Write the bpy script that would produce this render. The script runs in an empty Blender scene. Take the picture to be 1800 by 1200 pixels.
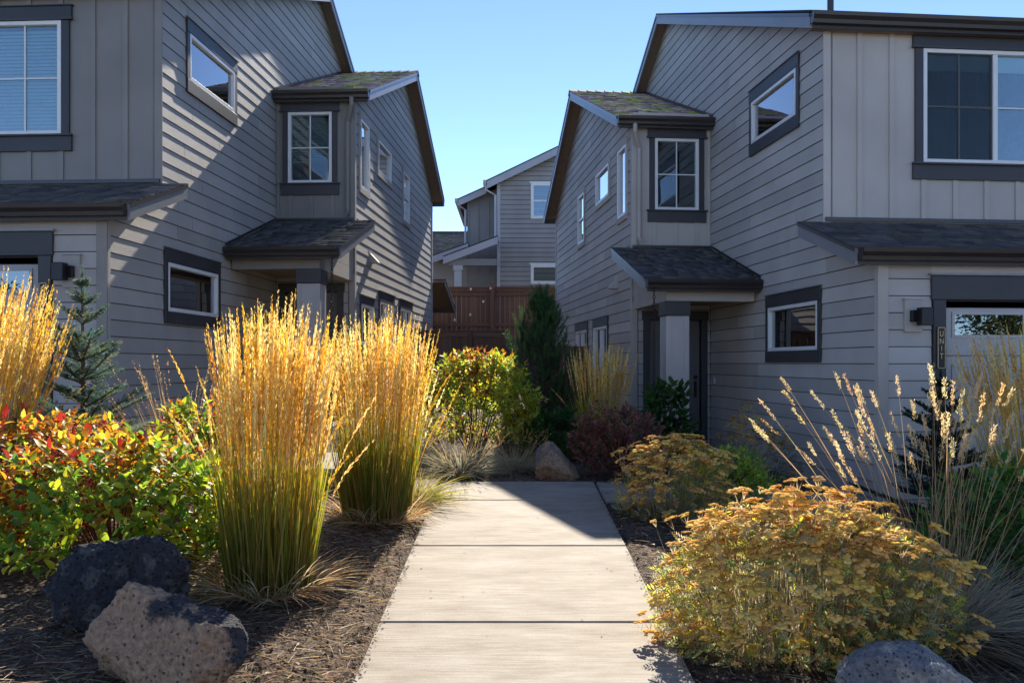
import bpy, bmesh, math, random
import numpy as np
from mathutils import Vector, Matrix, noise

S = bpy.context.scene
COL = S.collection
R = math.radians

# ------------------------------------------------------------------ camera
cam_d = bpy.data.cameras.new('camera')
cam = bpy.data.objects.new('camera', cam_d); COL.objects.link(cam)
cam.location = (0, 0, 1.5); cam.rotation_euler = (R(90), 0, 0)
cam_d.sensor_width = 36; cam_d.lens = 32.0          # 1600 px at 1800 px width
cam_d.shift_y = 38 / 1800
cam_d.clip_start = .05; cam_d.clip_end = 2000
S.camera = cam

# ------------------------------------------------------------------ sky and sun
SUN_EL, SUN_AZ = 34.4, 8.2
world = bpy.data.worlds.new('World'); S.world = world; world.use_nodes = True
wn = world.node_tree; wn.nodes.clear()
sky = wn.nodes.new('ShaderNodeTexSky'); sky.sky_type = 'NISHITA'; sky.sun_disc = False
sky.sun_elevation = R(SUN_EL); sky.sun_rotation = R(SUN_AZ)
sky.altitude = 1100; sky.air_density = .5; sky.dust_density = 0.0; sky.ozone_density = 2.2
bg = wn.nodes.new('ShaderNodeBackground'); bg.inputs['Strength'].default_value = .138
wo = wn.nodes.new('ShaderNodeOutputWorld')
wn.links.new(sky.outputs[0], bg.inputs[0]); wn.links.new(bg.outputs[0], wo.inputs[0])
sd = bpy.data.lights.new('sun', 'SUN'); sd.energy = 4.6; sd.angle = R(.53); sd.color = (1, .91, .77)
sun = bpy.data.objects.new('sun', sd); COL.objects.link(sun)
sdir = Vector((math.sin(R(SUN_AZ)) * math.cos(R(SUN_EL)), math.cos(R(SUN_AZ)) * math.cos(R(SUN_EL)), math.sin(R(SUN_EL))))
sun.rotation_euler = (-sdir).to_track_quat('-Z', 'Y').to_euler(); sun.location = (0, 0, 30)

S.view_settings.view_transform = 'Standard'; S.view_settings.look = 'None'
S.view_settings.gamma = 1; S.view_settings.use_curve_mapping = False
S.view_settings.exposure = 1.25
S.render.engine = 'CYCLES'
S.cycles.max_bounces = 7; S.cycles.diffuse_bounces = 3; S.cycles.transparent_max_bounces = 12

# ------------------------------------------------------------------ materials
def newmat(name):
    m = bpy.data.materials.new(name); m.use_nodes = True
    n = m.node_tree; n.nodes.clear()
    o = n.nodes.new('ShaderNodeOutputMaterial')
    return m, n, o
def nd(n, t, **kw):
    x = n.nodes.new(t)
    for k, v in kw.items():
        if k in x.inputs: x.inputs[k].default_value = v
        else: setattr(x, k, v)
    return x
def ramp(n, stops):
    r = n.nodes.new('ShaderNodeValToRGB'); e = r.color_ramp.elements
    while len(e) < len(stops): e.new(.5)
    for i, (p, c) in enumerate(stops):
        e[i].position = p; e[i].color = (*c, 1) if len(c) == 3 else c
    return r
def g3(v): return (v, v, v)

def paint(name, col, rough=.5, grain=.35, scale=(3, 3, 55), vary=.10, spec=.5):
    """painted board: fine wood-grain relief, a little tone from board to board"""
    m, n, o = newmat(name); L = n.links.new
    p = nd(n, 'ShaderNodeBsdfPrincipled', Roughness=rough)
    p.inputs['Specular IOR Level'].default_value = spec
    tc = nd(n, 'ShaderNodeTexCoord'); mp = nd(n, 'ShaderNodeMapping'); mp.inputs['Scale'].default_value = scale
    L(tc.outputs['Object'], mp.inputs[0])
    oi = nd(n, 'ShaderNodeObjectInfo')
    no = nd(n, 'ShaderNodeTexNoise', Scale=2.2, Detail=5.0, Roughness=.62); no.noise_dimensions = '4D'
    L(mp.outputs[0], no.inputs['Vector'])
    mu = nd(n, 'ShaderNodeMath', operation='MULTIPLY'); mu.inputs[1].default_value = 37; L(oi.outputs['Random'], mu.inputs[0]); L(mu.outputs[0], no.inputs['W'])
    big = nd(n, 'ShaderNodeTexNoise', Scale=1.3, Detail=4.0); L(tc.outputs['Object'], big.inputs['Vector'])
    mr = nd(n, 'ShaderNodeMapRange'); mr.inputs['To Min'].default_value = 1 - vary; mr.inputs['To Max'].default_value = 1 + vary
    L(oi.outputs['Random'], mr.inputs[0])
    mr2 = nd(n, 'ShaderNodeMapRange'); mr2.inputs['From Min'].default_value = .3; mr2.inputs['From Max'].default_value = .7
    mr2.inputs['To Min'].default_value = .9; mr2.inputs['To Max'].default_value = 1.1
    L(big.outputs[0], mr2.inputs[0])
    m2 = nd(n, 'ShaderNodeMath', operation='MULTIPLY'); L(mr.outputs[0], m2.inputs[0]); L(mr2.outputs[0], m2.inputs[1])
    vm = nd(n, 'ShaderNodeVectorMath', operation='SCALE'); vm.inputs[0].default_value = col; L(m2.outputs[0], vm.inputs['Scale'])
    L(vm.outputs[0], p.inputs['Base Color'])
    b = nd(n, 'ShaderNodeBump', Strength=grain, Distance=.006); L(no.outputs[0], b.inputs['Height']); L(b.outputs[0], p.inputs['Normal'])
    L(p.outputs[0], o.inputs[0]); return m

def plain(name, col, rough=.5, metal=0, spec=.5, noise_amt=.12, nscale=9):
    m, n, o = newmat(name); L = n.links.new
    p = nd(n, 'ShaderNodeBsdfPrincipled', Roughness=rough, Metallic=metal); p.inputs['Specular IOR Level'].default_value = spec
    tc = nd(n, 'ShaderNodeTexCoord'); no = nd(n, 'ShaderNodeTexNoise', Scale=nscale, Detail=4.0); L(tc.outputs['Object'], no.inputs['Vector'])
    mr = nd(n, 'ShaderNodeMapRange'); mr.inputs['From Min'].default_value = .25; mr.inputs['From Max'].default_value = .75
    mr.inputs['To Min'].default_value = 1 - noise_amt; mr.inputs['To Max'].default_value = 1 + noise_amt; L(no.outputs[0], mr.inputs[0])
    vm = nd(n, 'ShaderNodeVectorMath', operation='SCALE'); vm.inputs[0].default_value = col; L(mr.outputs[0], vm.inputs['Scale'])
    L(vm.outputs[0], p.inputs['Base Color']); L(p.outputs[0], o.inputs[0]); return m

def foliage(name, transl=.45, rough=.5, spec=.35, bright=1.0, sat=1.12):
    """leaf: pigment from the 'tint' attribute, light passes through it"""
    m, n, o = newmat(name); L = n.links.new
    a = nd(n, 'ShaderNodeAttribute', attribute_name='tint')
    p = nd(n, 'ShaderNodeBsdfPrincipled', Roughness=rough); p.inputs['Specular IOR Level'].default_value = spec
    t = nd(n, 'ShaderNodeBsdfTranslucent')
    hs = nd(n, 'ShaderNodeHueSaturation', Saturation=sat, Value=bright); L(a.outputs['Color'], hs.inputs['Color'])
    L(a.outputs['Color'], p.inputs['Base Color']); L(hs.outputs[0], t.inputs['Color'])
    mx = nd(n, 'ShaderNodeMixShader'); mx.inputs[0].default_value = transl
    L(p.outputs[0], mx.inputs[1]); L(t.outputs[0], mx.inputs[2]); L(mx.outputs[0], o.inputs[0]); return m

def tinted(name, rough=.85, bumpscale=220, bump=.5, spec=.3):
    m, n, o = newmat(name); L = n.links.new
    a = nd(n, 'ShaderNodeAttribute', attribute_name='tint')
    p = nd(n, 'ShaderNodeBsdfPrincipled', Roughness=rough); p.inputs['Specular IOR Level'].default_value = spec
    tc = nd(n, 'ShaderNodeTexCoord'); no = nd(n, 'ShaderNodeTexNoise', Scale=bumpscale, Detail=2.0); L(tc.outputs['Object'], no.inputs['Vector'])
    mr = nd(n, 'ShaderNodeMapRange'); mr.inputs['From Min'].default_value = .3; mr.inputs['From Max'].default_value = .7
    mr.inputs['To Min'].default_value = .65; mr.inputs['To Max'].default_value = 1.35; L(no.outputs[0], mr.inputs[0])
    vm = nd(n, 'ShaderNodeVectorMath', operation='SCALE'); L(a.outputs['Color'], vm.inputs[0]); L(mr.outputs[0], vm.inputs['Scale'])
    L(vm.outputs[0], p.inputs['Base Color'])
    b = nd(n, 'ShaderNodeBump', Strength=bump, Distance=.004); L(no.outputs[0], b.inputs['Height']); L(b.outputs[0], p.inputs['Normal'])
    L(p.outputs[0], o.inputs[0]); return m

def glass_mat(name, tint=(.75, .86, .86), base=.03):
    m, n, o = newmat(name); L = n.links.new
    tr = nd(n, 'ShaderNodeBsdfTransparent'); tr.inputs[0].default_value = (*tint, 1)
    gl = nd(n, 'ShaderNodeBsdfGlossy', Roughness=.01); gl.inputs[0].default_value = (.95, .97, 1, 1)
    tc = nd(n, 'ShaderNodeTexCoord'); no = nd(n, 'ShaderNodeTexNoise', Scale=1.4, Detail=1.0); L(tc.outputs['Object'], no.inputs['Vector'])
    b = nd(n, 'ShaderNodeBump', Strength=.04, Distance=.05); L(no.outputs[0], b.inputs['Height']); L(b.outputs[0], gl.inputs['Normal'])
    fr = nd(n, 'ShaderNodeFresnel', IOR=1.52)
    ma = nd(n, 'ShaderNodeMath', operation='MULTIPLY_ADD'); ma.inputs[1].default_value = 2.0; ma.inputs[2].default_value = base; ma.use_clamp = True
    L(fr.outputs[0], ma.inputs[0])
    mx = nd(n, 'ShaderNodeMixShader'); L(ma.outputs[0], mx.inputs[0]); L(tr.outputs[0], mx.inputs[1]); L(gl.outputs[0], mx.inputs[2])
    L(mx.outputs[0], o.inputs[0]); return m

def concrete_mat():
    m, n, o = newmat('broomed_concrete'); L = n.links.new
    p = nd(n, 'ShaderNodeBsdfPrincipled', Roughness=.8); p.inputs['Specular IOR Level'].default_value = .3
    tc = nd(n, 'ShaderNodeTexCoord')
    mp = nd(n, 'ShaderNodeMapping'); mp.inputs['Scale'].default_value = (2.2, 58, 10); L(tc.outputs['Object'], mp.inputs[0])
    br = nd(n, 'ShaderNodeTexNoise', Scale=1.6, Detail=5.0, Roughness=.6); L(mp.outputs[0], br.inputs['Vector'])
    mp2 = nd(n, 'ShaderNodeMapping'); mp2.inputs['Scale'].default_value = (1.0, 2.3, 1); L(tc.outputs['Object'], mp2.inputs[0])
    bl = nd(n, 'ShaderNodeTexNoise', Scale=2.2, Detail=9.0, Roughness=.68); L(mp2.outputs[0], bl.inputs['Vector'])
    fi = nd(n, 'ShaderNodeTexNoise', Scale=160.0, Detail=2.0); L(tc.outputs['Object'], fi.inputs['Vector'])
    r1 = ramp(n, [(.26, (.185, .148, .108)), (.42, (.275, .232, .182)), (.56, (.33, .288, .235)), (.72, (.385, .345, .29))]); L(bl.outputs[0], r1.inputs[0])
    mr = nd(n, 'ShaderNodeMapRange'); mr.inputs['From Min'].default_value = .3; mr.inputs['From Max'].default_value = .7
    mr.inputs['To Min'].default_value = .72; mr.inputs['To Max'].default_value = 1.2; L(br.outputs[0], mr.inputs[0])
    mr2 = nd(n, 'ShaderNodeMapRange'); mr2.inputs['From Min'].default_value = .3; mr2.inputs['From Max'].default_value = .7
    mr2.inputs['To Min'].default_value = .9; mr2.inputs['To Max'].default_value = 1.1; L(fi.outputs[0], mr2.inputs[0])
    mm = nd(n, 'ShaderNodeMath', operation='MULTIPLY'); L(mr.outputs[0], mm.inputs[0]); L(mr2.outputs[0], mm.inputs[1])
    vm = nd(n, 'ShaderNodeVectorMath', operation='SCALE'); L(r1.outputs[0], vm.inputs[0]); L(mm.outputs[0], vm.inputs['Scale'])
    L(vm.outputs[0], p.inputs['Base Color'])
    ad = nd(n, 'ShaderNodeMath', operation='ADD'); L(br.outputs[0], ad.inputs[0]); L(fi.outputs[0], ad.inputs[1])
    b = nd(n, 'ShaderNodeBump', Strength=.45, Distance=.004); L(ad.outputs[0], b.inputs['Height']); L(b.outputs[0], p.inputs['Normal'])
    L(p.outputs[0], o.inputs[0]); return m

def mulch_mat():
    m, n, o = newmat('bark_mulch'); L = n.links.new
    p = nd(n, 'ShaderNodeBsdfPrincipled', Roughness=.95); p.inputs['Specular IOR Level'].default_value = .2
    tc = nd(n, 'ShaderNodeTexCoord'); mp = nd(n, 'ShaderNodeMapping'); mp.inputs['Scale'].default_value = (1, .55, 1); L(tc.outputs['Object'], mp.inputs[0])
    v = nd(n, 'ShaderNodeTexVoronoi', Scale=55.0); L(mp.outputs[0], v.inputs['Vector'])
    no = nd(n, 'ShaderNodeTexNoise', Scale=26.0, Detail=7.0, Roughness=.7); L(tc.outputs['Object'], no.inputs['Vector'])
    bg_ = nd(n, 'ShaderNodeTexNoise', Scale=1.1, Detail=3.0); L(tc.outputs['Object'], bg_.inputs['Vector'])
    r1 = ramp(n, [(.3, (.034, .023, .018)), (.5, (.095, .066, .048)), (.64, (.21, .15, .105)), (.78, (.34, .25, .175))]); L(no.outputs[0], r1.inputs[0])
    mr = nd(n, 'ShaderNodeMapRange'); mr.inputs['From Min'].default_value = .35; mr.inputs['From Max'].default_value = .65
    mr.inputs['To Min'].default_value = .7; mr.inputs['To Max'].default_value = 1.3; L(bg_.outputs[0], mr.inputs[0])
    vm = nd(n, 'ShaderNodeVectorMath', operation='SCALE'); L(r1.outputs[0], vm.inputs[0]); L(mr.outputs[0], vm.inputs['Scale'])
    L(vm.outputs[0], p.inputs['Base Color'])
    ad = nd(n, 'ShaderNodeMath', operation='ADD'); L(v.outputs['Distance'], ad.inputs[0]); L(no.outputs[0], ad.inputs[1])
    b = nd(n, 'ShaderNodeBump', Strength=.9, Distance=.02); L(ad.outputs[0], b.inputs['Height']); L(b.outputs[0], p.inputs['Normal'])
    L(p.outputs[0], o.inputs[0]); return m

def rock_mat(name, dark, light, split=.5, patch=1.6, pits=26, lean=(0, 0, 0)):
    m, n, o = newmat(name); L = n.links.new
    p = nd(n, 'ShaderNodeBsdfPrincipled', Roughness=.9); p.inputs['Specular IOR Level'].default_value = .25
    tc = nd(n, 'ShaderNodeTexCoord')
    a = nd(n, 'ShaderNodeTexNoise', Scale=patch, Detail=8.0, Roughness=.65); L(tc.outputs['Object'], a.inputs['Vector'])
    f = nd(n, 'ShaderNodeTexNoise', Scale=38.0, Detail=6.0, Roughness=.7); L(tc.outputs['Object'], f.inputs['Vector'])
    v = nd(n, 'ShaderNodeTexVoronoi', Scale=pits); L(tc.outputs['Object'], v.inputs['Vector'])
    r = ramp(n, [(split - .03, dark), (split + .03, light)])
    dp = nd(n, 'ShaderNodeVectorMath', operation='DOT_PRODUCT'); dp.inputs[1].default_value = lean; L(tc.outputs['Object'], dp.inputs[0])
    sm_ = nd(n, 'ShaderNodeMath', operation='ADD'); L(a.outputs[0], sm_.inputs[0]); L(dp.outputs['Value'], sm_.inputs[1]); L(sm_.outputs[0], r.inputs[0])
    mr = nd(n, 'ShaderNodeMapRange'); mr.inputs['From Min'].default_value = .3; mr.inputs['From Max'].default_value = .7
    mr.inputs['To Min'].default_value = .55; mr.inputs['To Max'].default_value = 1.45; L(f.outputs[0], mr.inputs[0])
    pt = nd(n, 'ShaderNodeMapRange'); pt.inputs['From Min'].default_value = .08; pt.inputs['From Max'].default_value = .26
    pt.inputs['To Min'].default_value = .35; pt.inputs['To Max'].default_value = 1.0; L(v.outputs['Distance'], pt.inputs[0])
    mm = nd(n, 'ShaderNodeMath', operation='MULTIPLY'); L(mr.outputs[0], mm.inputs[0]); L(pt.outputs[0], mm.inputs[1])
    vm = nd(n, 'ShaderNodeVectorMath', operation='SCALE'); L(r.outputs[0], vm.inputs[0]); L(mm.outputs[0], vm.inputs['Scale'])
    L(vm.outputs[0], p.inputs['Base Color'])
    ad = nd(n, 'ShaderNodeMath', operation='ADD'); L(f.outputs[0], ad.inputs[0]); L(pt.outputs[0], ad.inputs[1])
    b = nd(n, 'ShaderNodeBump', Strength=1.0, Distance=.03); L(ad.outputs[0], b.inputs['Height']); L(b.outputs[0], p.inputs['Normal'])
    L(p.outputs[0], o.inputs[0]); return m

M = {}
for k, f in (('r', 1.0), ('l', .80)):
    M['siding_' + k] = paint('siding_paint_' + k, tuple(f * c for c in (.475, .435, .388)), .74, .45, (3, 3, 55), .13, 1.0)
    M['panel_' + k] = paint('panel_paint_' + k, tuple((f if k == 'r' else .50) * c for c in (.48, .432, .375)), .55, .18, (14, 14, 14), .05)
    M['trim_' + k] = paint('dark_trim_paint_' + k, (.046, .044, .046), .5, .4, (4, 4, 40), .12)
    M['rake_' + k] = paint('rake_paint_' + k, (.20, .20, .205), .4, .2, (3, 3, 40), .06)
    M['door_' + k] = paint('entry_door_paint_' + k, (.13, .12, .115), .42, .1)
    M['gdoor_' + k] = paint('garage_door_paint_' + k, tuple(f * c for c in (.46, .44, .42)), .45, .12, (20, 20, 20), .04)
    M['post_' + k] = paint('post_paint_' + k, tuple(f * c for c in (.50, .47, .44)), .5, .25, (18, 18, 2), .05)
M['sheath'] = plain('dark_sheathing', (.03, .03, .032), .9)
M['gutter'] = plain('bronze_gutter', (.034, .028, .026), .32, .0, .6)
M['flash'] = plain('drip_flashing', (.30, .28, .25), .45)
M['soffit'] = plain('stained_soffit', (.26, .19, .135), .7)
M['white'] = plain('white_vinyl', (.78, .76, .72), .35, 0, .5, .04)
M['blind'] = plain('blind_slat', (.62, .70, .70), .6, 0, .3, .05)
M['blind_d'] = plain('dark_blind_slat', (.22, .23, .21), .6, 0, .3, .05)
M['sheer'] = plain('sheer_curtain', (.10, .125, .13), .8, 0, .2, .25, 14)
M['room'] = plain('room_plaster', (.16, .16, .15), .9)
M['glass'] = glass_mat('window_glass')
def screen_mat():
    m, n, o = newmat('insect_screen'); L = n.links.new
    d = nd(n, 'ShaderNodeBsdfDiffuse'); d.inputs[0].default_value = (.035, .04, .042, 1); t = nd(n, 'ShaderNodeBsdfTransparent')
    mx = nd(n, 'ShaderNodeMixShader'); mx.inputs[0].default_value = .38; L(t.outputs[0], mx.inputs[1]); L(d.outputs[0], mx.inputs[2]); L(mx.outputs[0], o.inputs[0]); return m
M['screen'] = screen_mat()
M['black'] = plain('black_metal', (.014, .012, .014), .35, .3)
M['gold'] = plain('brass_letter', (.62, .45, .24), .4, .4)
M['shingle'] = tinted('asphalt_shingle', .9, 260, .6)
M['deck'] = plain('roof_deck', (.04, .038, .04), .9)
M['chain'] = plain('chain_bronze', (.03, .026, .024), .4, .6)
M['concrete'] = concrete_mat()
M['mulch'] = mulch_mat()
M['chip'] = tinted('mulch_chip', .95, 60, .3, .2)
M['fence'] = paint('stained_fence', (.15, .080, .055), .6, .5, (40, 40, 2), .22, .3)
M['leaf'] = foliage('shrub_leaf', .58, .45, .4, 1.4, 1.08)
M['grass'] = foliage('grass_blade', .5, .55, .3, 1.35)
M['plume'] = foliage('grass_plume', .5, .8, .1, 1.3)
M['needle'] = foliage('conifer_needle', .3, .5, .3, 1.2)
M['bark'] = plain('bark', (.10, .072, .052), .9, 0, .2, .4, 40)
M['redstem'] = plain('red_stem', (.12, .03, .02), .6, 0, .3, .3, 30)
M['flower'] = foliage('dry_flower', .30, .9, .05, 1.2, 1.0)
M['rock_dark'] = rock_mat('dark_basalt', (.042, .043, .050), (.105, .10, .10), .56, 11.0, 38)
M['rock_tan'] = rock_mat('tan_basalt', (.060, .060, .070), (.44, .30, .20), .40, 3.4, 34, (-.6, -.4, -.5))
M['rock_grey'] = rock_mat('grey_basalt', (.24, .24, .25), (.46, .41, .35), .5, 3.2, 40)
M['rock_rust'] = rock_mat('rusty_basalt', (.20, .18, .16), (.40, .27, .175), .46, 3.0, 36)
M['rock_brown'] = rock_mat('brown_basalt', (.09, .075, .07), (.15, .115, .095), .5, 4.0, 60)

# ------------------------------------------------------------------ mesh helpers
def link(name, me, parent=None, mats=()):
    o = bpy.data.objects.new(name, me); COL.objects.link(o)
    for m in mats: me.materials.append(m)
    if parent: o.parent = parent
    return o
def tag(o, label=None, cat=None, group=None, kind=None):
    if label: o['label'] = label
    if cat: o['category'] = cat
    if group: o['group'] = group
    if kind: o['kind'] = kind
    return o
def empty(name, loc, rz=0):
    o = bpy.data.objects.new(name, None); COL.objects.link(o)
    o.location = loc; o.rotation_euler = (0, 0, rz); o.empty_display_size = .2
    return o

class MB:
    """collects solids; s = -1 mirrors the first axis"""
    def __init__(self, s=1): self.v = []; self.f = []; self.s = s
    def add(self, pts, faces):
        b = len(self.v); self.v += [(self.s * p[0], p[1], p[2]) for p in pts]
        self.f += [tuple(b + i for i in f) for f in faces]; return self
    def hexa(self, p):
        return self.add(p, [(3, 2, 1, 0), (4, 5, 6, 7), (0, 1, 5, 4), (1, 2, 6, 5), (2, 3, 7, 6), (3, 0, 4, 7)])
    def box(self, x0, x1, y0, y1, z0, z1):
        return self.hexa([(x0, y0, z0), (x1, y0, z0), (x1, y1, z0), (x0, y1, z0), (x0, y0, z1), (x1, y0, z1), (x1, y1, z1), (x0, y1, z1)])
    def prism(self, poly, d):
        n = len(poly); q = [tuple(a + b for a, b in zip(p, d)) for p in poly]
        return self.add(list(poly) + q, [tuple(range(n))[::-1], tuple(range(n, 2 * n))] + [(i, (i + 1) % n, n + (i + 1) % n, n + i) for i in range(n)])
    def tube(self, pts, r, n=6):
        pts = [Vector(p) for p in pts]; rs = r if isinstance(r, (list, tuple)) else [r] * len(pts)
        V = []; F = []
        for i, p in enumerate(pts):
            t = (pts[min(i + 1, len(pts) - 1)] - pts[max(i - 1, 0)]).normalized()
            a = t.orthogonal().normalized() if i == 0 else (a - t * a.dot(t)).normalized()
            b = t.cross(a)
            for k in range(n):
                w = 2 * math.pi * k / n; V.append(tuple(p + (a * math.cos(w) + b * math.sin(w)) * rs[i]))
        for i in range(len(pts) - 1):
            for k in range(n):
                F.append((i * n + k, i * n + (k + 1) % n, (i + 1) * n + (k + 1) % n, (i + 1) * n + k))
        F += [tuple(range(n))[::-1], tuple(range((len(pts) - 1) * n, len(pts) * n))]
        return self.add(V, F)
    def build(self, name, mat, parent=None, bevel=0, smooth=False):
        me = bpy.data.meshes.new(name); me.from_pydata(self.v, [], self.f)
        bm = bmesh.new(); bm.from_mesh(me)
        if bevel:
            bmesh.ops.bevel(bm, geom=[e for e in bm.edges], offset=bevel, segments=1, affect='EDGES', clamp_overlap=True)
        bmesh.ops.recalc_face_normals(bm, faces=bm.faces)
        if smooth:
            for f in bm.faces: f.smooth = True
        bm.to_mesh(me); bm.free()
        return link(name, me, parent, [mat])

def npmesh(name, V, F, mat, parent=None, tint=None, smooth=False):
    """V (n,3), F (m,k): one mesh, optional per-vertex pigment"""
    V = np.asarray(V, np.float32); F = np.asarray(F, np.int32); k = F.shape[1]
    me = bpy.data.meshes.new(name)
    me.vertices.add(len(V)); me.vertices.foreach_set('co', V.ravel())
    me.loops.add(F.size); me.loops.foreach_set('vertex_index', F.ravel())
    me.polygons.add(len(F)); me.polygons.foreach_set('loop_start', np.arange(0, F.size, k, dtype=np.int32))
    if smooth: me.polygons.foreach_set('use_smooth', np.ones(len(F), bool))
    me.update(calc_edges=True)
    if tint is not None:
        a = me.attributes.new('tint', 'FLOAT_COLOR', 'POINT')
        c = np.ones((len(V), 4), np.float32); c[:, :3] = np.clip(tint, 0, 1); a.data.foreach_set('color', c.ravel())
    return link(name, me, parent, [mat])

def unit(a): return a / np.maximum(np.linalg.norm(a, axis=-1, keepdims=True), 1e-9)
def scatter(tv, tf, pos, xdir, up, scale, tint, wid=None):
    """copies of a small template laid along xdir (its x axis) with up (its z axis): V, F, C"""
    tv = np.asarray(tv, float); tf = np.asarray(tf, int); N = len(pos)
    x = unit(np.asarray(xdir, float)); y = unit(np.cross(np.asarray(up, float), x)); z = np.cross(x, y)
    sc = np.broadcast_to(np.asarray(scale, float).reshape(-1, 1, 1), (N, 1, 1))
    w = sc if wid is None else np.broadcast_to(np.asarray(wid, float).reshape(-1, 1, 1), (N, 1, 1))
    V = pos[:, None, :] + sc * tv[None, :, 0:1] * x[:, None, :] + w * tv[None, :, 1:2] * y[:, None, :] + w * tv[None, :, 2:3] * z[:, None, :]
    F = tf[None] + (np.arange(N) * len(tv))[:, None, None]
    C = np.repeat(tint[:, None, :], len(tv), 1)
    return V.reshape(-1, 3), F.reshape(-1, tf.shape[1]), C.reshape(-1, 3)
def join(parts):
    V = []; F = []; C = []; b = 0
    for v, f, c in parts:
        V.append(v); F.append(f + b); C.append(c); b += len(v)
    return np.concatenate(V), np.concatenate(F), np.concatenate(C)
def ribbons(P0, D, Lh, W, droop, nseg, c0, c1, rng, cmid=None, sag=(0, 0)):
    """grass blades: start P0, direction D, length, width, droop toward the ground; pigment runs c0 to c1"""
    N = len(P0); D = unit(D); t = np.linspace(0, 1, nseg + 1)
    hor = D.copy(); hor[:, 2] = 0; hor = unit(hor + 1e-6)
    pts = P0[:, None, :] + D[:, None, :] * (Lh[:, None] * t[None])[..., None]
    off = (droop * Lh)[:, None] * (t ** 2.2)[None]
    pts = pts + hor[:, None, :] * (off * .75)[..., None]; pts[..., 2] -= off * .8
    pts[..., 0] += sag[0] * (t ** 2)[None] * Lh[:, None]; pts[..., 1] += sag[1] * (t ** 2)[None] * Lh[:, None]
    side = unit(np.cross(D, unit(rng.normal(size=(N, 3)))))
    wt = W[:, None] * np.maximum(1 - t ** 3, .12)[None] * .5
    A = pts + side[:, None, :] * wt[..., None]; B = pts - side[:, None, :] * wt[..., None]
    V = np.stack([A, B], 2).reshape(-1, 3)
    k = np.arange(nseg); q = np.stack([2 * k, 2 * k + 1, 2 * k + 3, 2 * k + 2], 1)
    F = (q[None] + (np.arange(N) * (nseg + 1) * 2)[:, None, None]).reshape(-1, 4)
    if cmid is None: C = c0[:, None, :] * (1 - t)[None, :, None] + c1[:, None, :] * t[None, :, None]
    else:
        a = np.clip(1 - 2 * t, 0, 1); b = np.clip(2 * t - 1, 0, 1); mm = 1 - a - b
        C = c0[:, None] * a[None, :, None] + cmid[:, None] * mm[None, :, None] + c1[:, None] * b[None, :, None]
    C = np.repeat(C[:, :, None, :], 2, 2).reshape(-1, 3)
    return V, F, C, pts
def vary(rng, base, n, amt=.2, cols=None):
    base = np.asarray(base, float)
    if base.ndim == 2: base = base[rng.integers(0, len(base), n)]
    else: base = np.repeat(base[None], n, 0)
    return np.clip(base * (1 + rng.normal(0, amt, (n, 1))) * (1 + rng.normal(0, amt * .35, (n, 3))), .004, .95)

# ------------------------------------------------------------------ terrain
def sm(a, b, t):
    t = max(0, min(1, (t - a) / (b - a))); return t * t * (3 - 2 * t)
PY = [-60, -2, 4.2, 9.5, 14, 20, 25.5, 60, 300]; PZ = [-.6, -.25, .025, .274, .40, .70, 1.85, 2.2, 6]
LY = [-60, -2, 4, 9, 15, 20, 25.5, 60, 300]; LZ = [-.6, -.2, .12, .46, .55, .8, 1.85, 2.2, 6]
RY = [-60, -2, 4, 11, 15, 20, 25.5, 60, 300]; RZ = [-.6, -.28, -.05, .03, .12, .5, 1.85, 2.2, 6]
PC = .055      # centre line of the path
def gz(x, y):
    p = float(np.interp(y, PY, PZ))
    if x < PC: return p + (float(np.interp(y, LY, LZ)) - p) * sm(.8, 2.4, PC - x)
    return p + (float(np.interp(y, RY, RZ)) - p) * sm(.8, 3.0, x - PC)
def pz(y): return float(np.interp(y, PY, PZ))

def build_ground():
    xs = np.unique(np.concatenate([np.linspace(-400, -40, 10), np.linspace(-40, -6, 18), np.linspace(-6, 6, 121), np.linspace(6, 40, 18), np.linspace(40, 400, 10)]))
    ys = np.unique(np.concatenate([np.linspace(-300, -20, 8), np.linspace(-20, 2, 12), np.linspace(2, 14, 121), np.linspace(14, 40, 40), np.linspace(40, 700, 14)]))
    V = []
    for y in ys:
        for x in xs:
            z = gz(x, y)
            d = abs(x - PC)
            if d < .80 and y < 9.6: z -= .12                     # bed of the path, under the slabs
            elif 2 < y < 14 and abs(x) < 6: z += .03 * noise.noise((x * 2.2, y * 2.2, 0)) + .012 * noise.noise((x * 7, y * 7, 3)) - .02
            V.append((x, y, z))
    nx = len(xs); F = [(j * nx + i, j * nx + i + 1, (j + 1) * nx + i + 1, (j + 1) * nx + i) for j in range(len(ys) - 1) for i in range(nx - 1)]
    o = npmesh('ground', V, F, M['mulch'], smooth=True); tag(o, kind='structure')
build_ground()

# path slabs, each cast on its own with a tooled joint between
def slab(mb, x0, x1, y0, y1, z_at, th=.12, seed=0):
    g = .007
    x0 += 0; y0 += g; y1 -= g
    n = 6; b = .012
    prof = [(x0, -.02), (x0 + b, 0), (x1 - b, 0), (x1, -.02)]
    ys = [y0, y0 + b, y1 - b, y1]; dz = [-.012, 0, 0, -.012]
    V = []; F = []
    for j, y in enumerate(ys):
        for (x, d) in prof: V.append((x, y, z_at(x, y) + d * (1 if j in (1, 2) else 1) + dz[j]))
    for j in range(3):
        for i in range(3): F.append((j * 4 + i, j * 4 + i + 1, (j + 1) * 4 + i + 1, (j + 1) * 4 + i))
    ring = [0, 1, 2, 3, 7, 11, 15, 14, 13, 12, 8, 4]; base = len(V)
    for r in ring: V.append((V[r][0], V[r][1], V[r][2] - th))
    for k in range(12): F.append((ring[k], base + k, base + (k + 1) % 12, ring[(k + 1) % 12]))
    F.append(tuple(range(base, base + 12)))
    mb.add(V, F)
path = empty('path', (PC, 0, 0)); tag(path, kind='structure')
W2 = .80
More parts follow.
